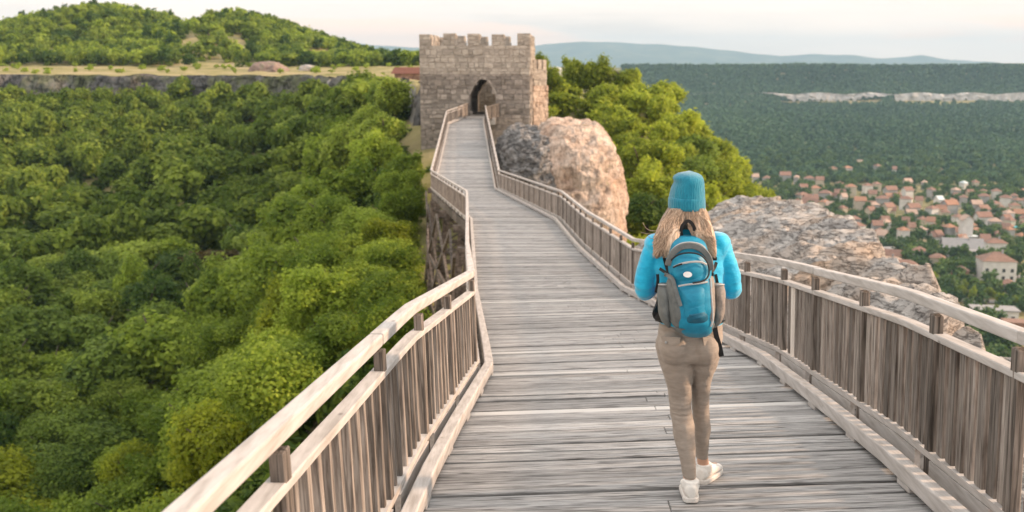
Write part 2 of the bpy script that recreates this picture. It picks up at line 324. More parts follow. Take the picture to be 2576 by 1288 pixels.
def ground_h(X, Y):
    X = np.asarray(X, float); Y = np.asarray(Y, float)
    u = np.interp(Y, UY, UZ); fl = np.interp(Y, FY, FZ)+1.6*fbm(X, Y, 22, 3, 1)
    yc0 = np.interp(X, CX, CYY); fl = np.maximum(fl, -1.3-5.5-np.maximum(0, yc0-Y)*.30-1.0*fbm(X, Y, 13, 2, 21))
    d = np.maximum(0, ip(Y, KL)-.4-X)
    w = np.exp(-(d/(11+2*fbm(X, Y, 15, 2, 5)))**1.7)
    left = fl+(u-fl)*w
    yc = np.interp(X, CX, CYY)+3.0*fbm(X, Y, 9, 3, 2)
    plat = -1.75+np.clip(Y-180, 0, 55)*.042+.45*sstep(-45, -10, X)+.22*fbm(X, Y, 14, 3, 3)
    k = sstep(0, 3.2, Y-yc)
    left = left*(1-k)+plat*k
    hill = np.interp(X, HX, HZ)*sstep(232, 322, Y)*(1-sstep(345, 520, Y))-45*sstep(360, 700, Y)
    left = left+hill*sstep(215, 235, Y)
    # right of the bridge
    dr = np.maximum(0, X-ip(Y, KR)-.3)
    cr = np.interp(Y, RY, RZ)
    right = u+(cr-u)*sstep(0, 6, dr)
    x0 = np.interp(Y, [0, 30, 60, 110], [5.5, 8, 12, 17])
    right = right-np.maximum(0, X-x0)*1.08
    town = np.interp(Y+70*fbm(X, Y, 260, 3, 8)*sstep(720, 900, Y)*(1-np.exp(-((Y-1350)/110)**2)), QY, QZ)+1.2*fbm(X, Y, 60, 2, 9)
    right = np.maximum(right, town)
    bx = sstep(-9.0, -7.6, X)*(1-sstep(2.0, 3.2, X))*sstep(71, 73, Y)*(1-sstep(83.0, 84.2, Y)); left = left*(1-bx)+np.minimum(left, -4.4)*bx; right = right*(1-bx)+np.minimum(right, -4.4)*bx
    s = sstep(-4, 3, X-np.interp(Y, [80, 110, 200], [0, 6, 4]))
    s = np.where(Y < 79, (X > ip(Y, KL)*.5+ip(Y, KR)*.5).astype(float), s)
    far = sstep(500, 900, Y)
    left = left*(1-far)+np.maximum(left, town)*far
    return left*(1-s)+right*s
rad = np.concatenate([[.0], np.geomspace(.6, 320, 460), np.geomspace(330, 10500, 150)])
ang = np.radians(np.concatenate([np.linspace(-110, -36, 50), np.linspace(-35.5, 35.5, 520), np.linspace(36, 110, 50)]))
RR, AA = np.meshgrid(rad, ang, indexing='ij')
GX, GY = RR*np.sin(AA), RR*np.cos(AA)
GZ = ground_h(GX, GY)
GZ = GZ+.25*fbm(GX, GY, 2.2, 3, 11)*np.clip(RR/6, 0, 1)*(RR < 400)
nr, na = RR.shape
idx = np.arange(nr*na).reshape(nr, na)
F = np.stack([idx[:-1, :-1], idx[:-1, 1:], idx[1:, 1:], idx[1:, :-1]], -1).reshape(-1, 4)[:, ::-1]
def ground_mat():
    m, n, l, b = new_mat('grass_and_rock_ground')
    ge = n.new('ShaderNodeNewGeometry'); sx = n.new('ShaderNodeSeparateXYZ'); l.new(ge.outputs['Normal'], sx.inputs[0])
    tc = n.new('ShaderNodeTexCoord')
    def nz(s, det=6):
        q = n.new('ShaderNodeTexNoise'); q.inputs['Scale'].default_value = s; q.inputs['Detail'].default_value = det; q.inputs['Roughness'].default_value = .65; l.new(tc.outputs['Object'], q.inputs['Vector']); return q.outputs['Fac']
    def ramp(f, st):
        r = n.new('ShaderNodeValToRGB'); e = r.color_ramp.elements
        e[0].position, e[0].color = st[0][0], (*st[0][1], 1); e[1].position, e[1].color = st[-1][0], (*st[-1][1], 1)
        for p, c in st[1:-1]: q = e.new(p); q.color = (*c, 1)
        l.new(f, r.inputs[0]); return r.outputs[0]
    grass = ramp(nz(.11, 8), [(.28, (.09,.11,.03)), (.38, (.19,.185,.07)), (.50, (.28,.25,.12)), (.64, (.37,.31,.19))])
    rock = ramp(nz(.5, 10), [(.3, (.10,.095,.09)), (.5, (.25,.24,.23)), (.68, (.40,.38,.36))])
    md = n.new('ShaderNodeMath'); md.operation = 'MULTIPLY_ADD'; md.inputs[1].default_value = .35; l.new(nz(.6, 4), md.inputs[0]); l.new(sx.outputs['Z'], md.inputs[2])
    f = ramp(md.outputs[0], [(.78, (0,0,0)), (.92, (1,1,1))])
    mx = n.new('ShaderNodeMix'); mx.data_type = 'RGBA'; l.new(f, mx.inputs[0]); l.new(rock, mx.inputs['A']); l.new(grass, mx.inputs['B'])
    l.new(mx.outputs['Result'], b.inputs['Base Color']); b.inputs['Roughness'].default_value = .95; b.inputs['Specular IOR Level'].default_value = .1
    bp = n.new('ShaderNodeBump'); bp.inputs['Distance'].default_value = .3; bp.inputs['Strength'].default_value = .8; l.new(nz(1.2, 8), bp.inputs['Height']); l.new(bp.outputs[0], b.inputs['Normal'])
    return m
ground = np_mesh('ground', np.stack([GX, GY, GZ], -1).reshape(-1, 3), F, ground_mat(), smooth=True)
tag(ground, kind='structure')
# ---------------------------------------------------------------- far mountains
mh_x = [-600, -200, 0, 60, 200, 840, 1000, 1060, 1337, 1420, 1520, 1640, 1740, 1850, 1950, 2040, 2130, 2200, 2300, 2380, 2470, 2560, 3000]
mh_y = [40, 45, 52, 58, 90, 106, 118, 122, 118, 110, 107, 114, 122, 130, 142, 139, 140, 148, 141, 152, 154, 170, 180]
MD = 8000.
mx_ = np.linspace(-600, 3000, 500); my_ = np.interp(mx_, mh_x, mh_y)+1.2*np.sin(mx_*.021)+.7*np.sin(mx_*.067+1)
mX = (mx_-1288)/FPX*MD; mtop = (175-my_)/FPX*MD
prof = np.array([0, .12, .3, .5, .7, .86, .96, 1, .9, .5, 0]); yy = np.array([-1500, -1250, -1000, -780, -560, -360, -150, 0, 250, 700, 1300])
V = []; zb = -70.
for p_, y_ in zip(prof, yy):
    wob = 1+.10*np.sin(mX*.009+y_*.01)*(p_ < .95)
    V.append(np.stack([mX*(MD+y_)/MD, np.full_like(mX, MD+y_)+60*np.sin(mX*.004), zb+(mtop-zb)*np.minimum(1, p_*wob)], -1))
V = np.concatenate(V); n_ = len(mx_); ii = np.arange(len(V)).reshape(-1, n_)
F = np.stack([ii[:-1, :-1], ii[:-1, 1:], ii[1:, 1:], ii[1:, :-1]], -1).reshape(-1, 4)
tag(np_mesh('mountains', V, F, pm('mountain_woods', [(.03,.05,.02),(.06,.085,.035),(.14,.15,.08)], (1,1,2), .006, .95, 0), smooth=True), kind='structure')
# ---------------------------------------------------------------- haze
hz = MB().box(-11000, 11000, -4000, 11000, -95, 340, 0).build('haze', None)
hm = bpy.data.materials.new('haze_air'); hm.use_nodes = True; hn = hm.node_tree.nodes
for q in list(hn):
    if q.type != 'OUTPUT_MATERIAL': hn.remove(q)
pv = hn.new('ShaderNodeVolumePrincipled'); pv.inputs['Color'].default_value = (.42,.66,.88,1); pv.inputs['Density'].default_value = 1.6e-4; pv.inputs['Anisotropy'].default_value = 0
hm.node_tree.links.new(pv.outputs[0], [q for q in hn if q.type == 'OUTPUT_MATERIAL'][0].inputs['Volume'])
hz.data.materials.append(hm); tag(hz, kind='stuff')

# ---------------------------------------------------------------- stone gate tower
GD = 74.0
def stones(mb, p0, ux, w, z0, z1, out, size=.34, inset=None):
    """facing of individually proud stones on a wall face starting at p0 along ux"""
    p0, ux = Vector(p0), Vector(ux).normalized(); nrm = Vector((ux.y, -ux.x, 0))
    z = z0
    while z < z1-.03:
        h = min(random.choice((.16, .22, .28, .36, .42)), z1-z)
        x = -random.uniform(0, .3)
        while x < w:
            L = random.uniform(.20, .85); a, b = max(0, x), min(w, x+L)
            if b-a > .04 and not (inset and inset((a+b)/2, z+h/2)):
                t = random.uniform(.01, .08); g = .012
                P = [p0+ux*(a+g)+Vector((0,0,z+g)), p0+ux*(b-g)+Vector((0,0,z+g)), p0+ux*(b-g)+Vector((0,0,z+h-g)), p0+ux*(a+g)+Vector((0,0,z+h-g))]
                c = sum(P, Vector())/4
                o = [q+(c-q)*.10+nrm*t+Vector((0,0,random.uniform(-.01,.01))) for q in P]
                mb.add([q+nrm*.002 for q in P]+o, [(4,5,6,7),(0,1,5,4),(1,2,6,5),(2,3,7,6),(3,0,4,7)])
            x += L
        z += h
tower = empty('stone_gate_tower', (0,0,0), 'square stone gate tower with battlements and a pointed archway at the end of the bridge', 'tower')
TA = R(4.2)                                           # front turned slightly so its right side shows
TX0, TY0 = -6.80, 74.6                                # front left corner
ux = Vector((math.cos(TA), -math.sin(TA), 0)); uy = Vector((math.sin(TA), math.cos(TA), 0))
TW, TDp = 8.15, 6.4
zt, zm, zsplit, zb0 = 1.72, 2.56, -.35, -12.0
def tp(a, b, z): return Vector((TX0, TY0, 0))+ux*a+uy*b+Vector((0,0,z))
def tblock(mb, a0, a1, b0, b1, z0, z1):
    mb.hexa([tp(a0,b0,z0), tp(a1,b0,z0), tp(a1,b1,z0), tp(a0,b1,z0), tp(a0,b0,z1), tp(a1,b0,z1), tp(a1,b1,z1), tp(a0,b1,z1)])
AX, AH, AZ = 4.66, .96, -3.30                                                # arch centre, half width, sill
def arch_top(a):                                      # pointed arch height above sill
    t = min(1, abs(a-AX)/AH); return 1.38+1.22*(1-t**2.1)
def in_arch(a, z): return abs(a-AX) < AH and AZ-.1 < z < AZ+arch_top(a)
lo = MB(); up = MB()
th = 1.1
# lower walls, with the passage left open
AH0 = AH
for b0, b1 in ((0, th), (TDp-th, TDp)):
    AH = AH0 if b0 == 0 else .98
    tblock(lo, 0, AX-AH, b0, b1, zb0, zsplit); tblock(lo, AX+AH, TW, b0, b1, zb0, zsplit)
    tblock(lo, AX-AH, AX+AH, b0, b1, zb0, AZ)
    N = 14
    for i in range(N):
        a0, a1 = AX-AH+2*AH*i/N, AX-AH+2*AH*(i+1)/N; ks = 1 if b0 == 0 else .95; q0, q1 = AZ+arch_top(a0)*ks, AZ+arch_top(a1)*ks
        lo.hexa([tp(a0,b0,q0), tp(a1,b0,q1), tp(a1,b1,q1), tp(a0,b1,q0), tp(a0,b0,zsplit), tp(a1,b0,zsplit), tp(a1,b1,zsplit), tp(a0,b1,zsplit)])
AH = AH0
tblock(lo, 0, AX-AH-.55, th, TDp-th, zb0, zsplit); tblock(lo, AX+AH+.55, TW, th, TDp-th, zb0, zsplit)   # passage walls
tblock(lo, AX-AH-.55, AX+AH+.55, th, TDp-th, zb0, AZ-.02); tblock(lo, AX-AH-.55, AX+AH+.55, th, TDp-th, zsplit-.25, zsplit)
stones(lo, tp(0,0,0), ux, TW, -8.5, zsplit, None, inset=in_arch)
stones(lo, tp(TW,0,0), uy, TDp, -6, zsplit, None)
stones(lo, tp(AX-AH-.55, th, 0), uy, TDp-2*th, AZ, zsplit-.3, None)
lo.build('lower_wall', M['stone_lo'], tower)
tblock(up, 0, TW, 0, .75, zsplit, zt); tblock(up, 0, TW, TDp-.75, TDp, zsplit, zt)
tblock(up, 0, .75, .75, TDp-.75, zsplit, zt); tblock(up, TW-.75, TW, .75, TDp-.75, zsplit, zt)
tblock(up, .75, TW-.75, .75, TDp-.75, zsplit, .55)
stones(up, tp(0,0,0), ux, TW, zsplit, zt, None, size=.3); stones(up, tp(TW,0,0), uy, TDp, zsplit, zt, None)
up.build('upper_wall', M['stone_up'], tower)
def merlon(a0, a1, b0, b1):
    mb = MB(); tblock(mb, a0, a1, b0, b1, zt+.003, zm+random.uniform(-.05,.05))
    stones(mb, tp(a0,b0,0), ux, a1-a0, zt+.02, zm-.06, None)
    stones(mb, tp(a1,b0,0), uy, b1-b0, zt+.02, zm-.06, None)
    return mb.build('merlon', M['stone_up'], tower)
for q in (0, 1.77, 3.55, 5.33, 7.2):
    merlon(q, q+(.82 if q in (0,) else .9 if q < 7 else .95), .02, .62)
    merlon(q, q+.9, TDp-.62, TDp-.02)
for b in (1.75, 3.4, 4.9): merlon(.02, .62, b, b+.85); merlon(TW-.62, TW-.02, b, b+.85)
cw = MB(); tblock(cw, 1.6, 7.9, TDp+2.2, TDp+3.0, -5, .9); stones(cw, tp(1.6, TDp+2.2, 0), ux, 6.3, -3.6, .85, None); cw.build('courtyard_wall', M['stone_up'], tower)
vo = MB()                                              # voussoirs round the arch
for i in range(18):
    a0, a1 = AX-AH+2*AH*i/18, AX-AH+2*AH*(i+1)/18
    q0, q1 = AZ+arch_top(a0), AZ+arch_top(a1)
    p0, p1 = Vector((a0-AX, q0-AZ-.9)), Vector((a1-AX, q1-AZ-.9)); e0, e1 = p0*1.13, p1*1.13
    vo.add([tp(AX+p.x, -.075, AZ+.9+p.y) for p in (p0, p1, e1, e0)]+[tp(AX+p.x, .25, AZ+.9+p.y) for p in (p0, p1, e1, e0)], [(0,1,2,3),(0,4,5,1),(2,6,7,3),(1,5,6,2),(3,7,4,0)])
vo.build('arch_stones', M['stone_lo'], tower)
# lower flanking wall on the right of the tower
flank = empty('flanking_wall', (0,0,0), 'lower sunlit stone wall with small battlements joined to the right side of the gate tower', 'wall')
fx = Vector((math.cos(R(40)), math.sin(R(40)), 0)); fy = Vector((-fx.y, fx.x, 0))
def fp(a, b, z): return Vector((1.62, 76.9, 0))+fx*a+fy*b+Vector((0,0,z))
def fblock(mb, a0, a1, b0, b1, z0, z1): mb.hexa([fp(a0,b0,z0), fp(a1,b0,z0), fp(a1,b1,z0), fp(a0,b1,z0), fp(a0,b0,z1), fp(a1,b0,z1), fp(a1,b1,z1), fp(a0,b1,z1)])
w_ = MB(); fblock(w_, 0, 1.35, 0, 3, -1.2, .05); stones(w_, fp(0,0,0), fx, 1.35, -1.2, .05, None); stones(w_, fp(1.35,0,0), fy, 3, -1.2, .05, None); w_.build('wall', M['stone_up'], flank)
w_ = MB(); fblock(w_, -.1, 1.45, -.08, 3, -9, -1.203); stones(w_, fp(-.1,-.08,0), fx, 1.55, -5, -1.22, None); w_.build('wall_base', M['rock_warm'], flank)
for a in (0, .5, 1.0):
    w_ = MB(); fblock(w_, a, a+.34, 0, .4, .053, .74); w_.build('merlon', M['stone_up'], flank)

# ---------------------------------------------------------------- rocks
def blob(parts, sub=7):
    VV, FF = [], []; off = 0
    for c, r, pw, sd, amp in parts:
        bm = bmesh.new(); bmesh.ops.create_icosphere(bm, subdivisions=sub, radius=1)
        v = np.array([q.co[:] for q in bm.verts]); f = np.array([[w.index for w in q.verts] for q in bm.faces]); bm.free()
        k = (np.abs(v)**pw).sum(1)**(-1/pw); v = v*k[:, None]
        P = v*np.array(r)+np.array(c)
        q = r[0]/3.3; nz = fbm(P[:, 0], P[:, 1], 2.6*q, 5, sd, P[:, 2])*.6+(1-2.6*np.abs(fbm(P[:, 0], P[:, 1], 1.5*q, 5, sd+3, P[:, 2]*1.5)))*.42-.2
        nz = nz+.22*np.round(fbm(P[:, 0]*1.4, P[:, 1], 1.9*q, 3, sd+8, P[:, 2]*.7)*5)/5
        P = P+v*(nz*amp)[:, None]
        VV.append(P); FF.append(f+off); off += len(P)
    return np.concatenate(VV), np.concatenate(FF)
V, F = blob([((3.55, 58.0, -9.5), (3.0, 5.0, 6.6), 2.9, 3, .62), ((.95, 58.6, -7.2), (2.05, 5.6, 3.9), 2.8, 6, .7)])
bo = np_mesh('boulder', V, F, M['rock_warm'], smooth=True); bo.data.materials.append(M['rock_shaded']); nf = len(F)//2; bo.data.polygons.foreach_set('material_index', [0]*nf+[1]*nf)  # greyer copy of the rock paints the shade on the left lump
tag(bo, 'huge sunlit tawny boulder beside the bridge just before the gate tower', 'boulder')
# rock ridge running along the right railing
rim = [(3.0, 3.3, -3.0), (6.0, 3.55, -2.75)]
for px, py, D in ((2490,872,8.6), (2405,795,10.5), (2330,740,12), (2240,700,14), (2212,655,17), (2140,580,21), (2050,545,25), (1960,530,28), (1960,532,29.2)):
    q = at(px, py, D); rim.append((q.y, q.x, q.z))
rim = np.array(rim); NY, NXs = 520, 150
Yg = np.linspace(2.2, 31, NY); rx = np.interp(Yg, rim[:, 0], rim[:, 1]); rz = np.interp(Yg, rim[:, 0], rim[:, 2])
t = np.concatenate([np.linspace(0, 1, 100), 1+np.linspace(.02, 1, 50)])
YY, TT = np.meshgrid(Yg, t, indexing='ij'); rX, rZ = rx[:, None], rz[:, None]
x_in = ip(Yg, KR)[:, None]+.16
z_in = np.interp(Yg, [2, 9, 16, 22, 28, 31], [-2.75, -3.1, -4.2, -4.9, -6.3, -9])[:, None]
XX = np.where(TT <= 1, x_in+(rX-x_in)*TT, rX+(TT-1)*1.8)
bulge = np.interp(TT, [0, .3, .7, .92, 1, 1.06, 1.3, 2], [0, .45, .88, 1.02, 1, .85, -.8, -6])
ZZ = np.where(TT <= 1, z_in+(rZ-z_in)*bulge, rZ-(1-bulge)*2.6)
ZZ = ZZ-sstep(28.6, 31, YY)*5*(1-.2*TT)
lay = fbm(XX, YY*.55, 1.7, 5, 4, ZZ*2)
ZZ = ZZ+.40*lay+.30*(1-2.4*np.abs(fbm(XX*.6, YY, .9, 5, 9)))*sstep(0, .15, TT)+.10*np.round(4*fbm(XX*.5, YY, 1.1, 3, 31))/2
XX = XX+.24*fbm(XX, YY, 1.4, 4, 12, ZZ)*sstep(.3, 1, TT); YY2 = YY+.2*fbm(XX, YY, .9, 3, 14, ZZ)
XX = np.maximum(XX, x_in+.02)
ii = np.arange(NY*len(t)).reshape(NY, -1)
F = np.stack([ii[:-1, :-1], ii[:-1, 1:], ii[1:, 1:], ii[1:, :-1]], -1).reshape(-1, 4)[:, ::-1]
tag(np_mesh('rock_outcrop', np.stack([XX, YY2, ZZ], -1).reshape(-1, 3), F, M['rock'], smooth=False), 'long pale grey rock outcrop with cracks along the right railing', 'rock')
# pink mound, stones and a tiled shelter on the plateau
def gpt(px, D, lift=0.):
    X = (px-1288)/FPX*D; return Vector((X, D, float(ground_h(X, D))+lift))
q = gpt(685, 214); V, F = blob([((q.x, q.y, q.z-.5), (4.6, 3.2, 2.3), 2.0, 8, .9)], 5)
tag(np_mesh('earth_mound', V, F, pm('pink_earth', [(.15,.105,.09),(.25,.185,.16),(.22,.20,.13)], (1,1,1), .8, .95, .6)), 'rounded pinkish earth mound on the grassy plateau left of the tower', 'mound')
q = gpt(784, 214); V, F = blob([((q.x, q.y, q.z+.2), (1.9, 1.4, 1.0), 2.5, 5, .4)], 4)
tag(np_mesh('grey_boulder', V, F, M['rock']), 'small grey boulder right of the pinkish mound on the plateau', 'boulder')
q = gpt(1032, 118); sh = empty('tiled_shelter', q, 'low shelter with a red tiled roof over rubble left of the tower', 'shelter')
mb = MB(); mb.box(-1.5, 1.5, -1.2, 1.2, -.6, .75); stones(mb, (-1.5,-1.2,0), (1,0,0), 3.0, -.2, .72, None); mb.build('wall', pm('pink_rubble', [(.24,.14,.11),(.42,.28,.22)], (1,1,1), 3, .95, .6, tone=.3), sh)
mb = MB(); mb.add([(-1.9,-1.6,.75),(1.9,-1.6,.75),(1.9,1.6,.75),(-1.9,1.6,.75),(-1.6,0,1.5),(1.6,0,1.5)], [(0,1,5,4),(2,3,4,5),(1,2,5),(3,0,4),(3,2,1,0)]); mb.build('roof', pm('dark_red_tiles', [(.10,.045,.035),(.20,.085,.06)], (8,2,2), 2, .9, .4), sh)
q = Vector((6.6, 148, 0)); q.z = 1.05-2.9
hut = empty('white_hut', (q.x, q.y, q.z), 'tiny white hut beyond the ridge right of the gate tower', 'hut')
MB().box(-.5, .5, -.5, .5, -3, 1.9).build('wall', pm('white_plaster', [(.72,.72,.71),(.8,.8,.79)], nscale=2, bump=.1), hut)
MB().add([(-.65,-.65,1.903),(.65,-.65,1.903),(.65,.65,1.903),(-.65,.65,1.903),(0,0,2.3)], [(0,1,4),(1,2,4),(2,3,4),(3,0,4),(3,2,1,0)]).build('roof', pm('white_sheet_roof', [(.6,.6,.6),(.7,.7,.7)], bump=0), hut)

# rock face below the plateau edge
def cliff_face():
    cx = np.linspace(-128, -7.6, 900); cyv = np.interp(cx, CX, CYY)+3.0*fbm(cx, np.interp(cx, CX, CYY), 9, 3, 2)
    L = np.concatenate([[0], np.cumsum(np.hypot(np.diff(cx), np.diff(cyv)))]); s_ = np.linspace(0, L[-1], 760)
    X = np.interp(s_, L, cx); Y = np.interp(s_, L, cyv); tx = np.gradient(X); ty = np.gradient(Y); k = np.hypot(tx, ty); nx, ny = ty/k, -tx/k
    rows_ = np.linspace(0, 1, 44); V = []
    for t in rows_:
        z = -1.0-9.5*t+0*X; A = s_
        o = -1.6+2.0*t+1.3*fbm(A, z*1.4, 5.5, 5, 41)+.8*np.round(3*fbm(A*.3, z, 2.6, 3, 44))/3+.7*(1-2*np.abs(fbm(A, z*.4, 4, 4, 47)))*(t > .04)
        V.append(np.stack([X+nx*o, Y+ny*o, z+.35*fbm(A, A*0, 3, 3, 49)*(1-t)], -1))
    V = np.concatenate(V); ii = np.arange(len(V)).reshape(len(rows_), -1)
    F = np.stack([ii[:-1, :-1], ii[:-1, 1:], ii[1:, 1:], ii[1:, :-1]], -1).reshape(-1, 4)[:, ::-1]
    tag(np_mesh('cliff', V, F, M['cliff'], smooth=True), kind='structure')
cliff_face()
# ---------------------------------------------------------------- footbridge
bridge = empty('footbridge', (0,0,0), 'long weathered wooden footbridge dipping and bending towards the stone gate tower', 'footbridge')
def dpt(Y, side, inset=0.0, h=0.0):
    """point on the left (-1) or right (+1) fence line, inset towards the deck, h above the deck"""
    x = float(ip(Y, KL)) if side < 0 else float(ip(Y, KR)); x -= side*inset
    return Vector((x-float(deck_tilt(Y))*h, Y, float(deck_z(x, Y))+h))
dk = MB(); pale = MB(); y = -2.6
prev_end = None
while y < 72.3:
    w = random.uniform(.10, .21) if y < 30 else random.uniform(.17, .28)
    g = random.choice((.008, .011, .014, .020, .026)); is_pale = random.random() < .11 and w < .18
    lift = random.uniform(-.007, .007); sk = random.uniform(-.012, .012)
    tone = random.random(); seg = random.random()
    cut = .62+random.uniform(-.10, .10) if int(y/1.9) % 2 else (.50 if seg < .12 else None)
    for (u0, u1) in ([(0, cut-.0008), (cut+.0008, 1)] if cut else [(0, 1)]):
        P = []
        for dz in (-.055, 0):
            for (u, yy) in ((u0, y+sk*(1-2*u0)), (u1, y+sk*(1-2*u1)), (u1, y+w-g+sk*(1-2*u1)*.7), (u0, y+w-g+sk*(1-2*u0)*.7)):
                a, b = dpt(yy, -1, .085), dpt(yy, 1, .125); q = a+(b-a)*u; P.append(q+Vector((0,0,dz+lift)))
        (pale if is_pale else dk).hexa(P, min(1, max(0, tone+random.uniform(-.2, .2))))
        if is_pale: bevel(tag(pale.build('pale_plank', M['deck_pale'], bridge), 'newer whitish plank'), .004, 1); pale = MB()
    y += w
deck = dk.build('deck', M['deck'], bridge); bevel(deck, .004, 1)
mb = MB()                                              # knots and holes show as dark bits of bearers below; longitudinal bearers
YS = [q for q in np.arange(-2.5, 72.4, 1.5)]
for s, ins in ((-1, .06), (1, .06), (-1, 1.0), (1, 1.0)):
    for a, b in zip(YS[:-1], YS[1:]):
        mb.beam(dpt(a, s, ins, -.21), dpt(b, s, ins, -.21), .14, .28)
mb.build('bearer', M['beam'], bridge)
for Yb in (14, 20, 26, 32, 38, 43, 48, 54, 60, 66):    # trestles
    tb = MB(); L, Rr = dpt(Yb, -1, .05, -.42), dpt(Yb, 1, .05, -.42); C = (L+Rr)/2
    gl = float(ground_h(L.x-1.0, Yb))-.6; gr = float(ground_h(Rr.x+.3, Yb))-.6
    tb.beam(L+Vector((-.3,0,0)), Rr+Vector((.3,0,0)), .22, .24)
    Lb, Rb = Vector((L.x-.55, Yb, gl)), Vector((Rr.x+.4, Yb, min(gr, gl+2)))
    for a, b in ((L, Lb), (Rr, Rb), (C, Vector((C.x, Yb, (gl+Rb.z)/2)))): tb.beam(a, b, .24, .24, (0,1,0))
    z = L.z-.3; H = max(1.2, (L.z-gl)/2.6)
    def mix(a, b, z): k = (z-a.z)/(b.z-a.z); return a+(b-a)*k
    while z > gl+.5:
        z2 = max(gl+.2, z-H)
        tb.beam(mix(L, Lb, z)+Vector((0,-.15,0)), mix(Rr, Rb, max(z2, Rb.z))+Vector((0,-.15,0)), .07, .16, (0,1,0))
        tb.beam(mix(L, Lb, z2)+Vector((0,.15,0)), mix(Rr, Rb, z)+Vector((0,.15,0)), .07, .16, (0,1,0))
        tb.beam(mix(L, Lb, z2)+Vector((-.2,-.13,0)), mix(Rr, Rb, max(z2, Rb.z))+Vector((.2,-.13,0)), .08, .18); z = z2
    tb.build('trestle', M['beam'], bridge)
xb = MB()                                              # braces between trestles on the left side
for a, b in ((26,32),(32,38),(38,43),(43,48)):
    for h0, h1 in ((-.5, -2.6), (-2.6, -.5), (-2.7, -4.8), (-4.8, -2.7), (-2.65, -2.65), (-4.8, -4.8)):
        xb.beam(dpt(a, -1, 0, h0)+Vector((-.35,0,0)), dpt(b, -1, 0, h1)+Vector((-.35,0,0)), .08, .15)
xb.build('side_brace', M['beam'], bridge)

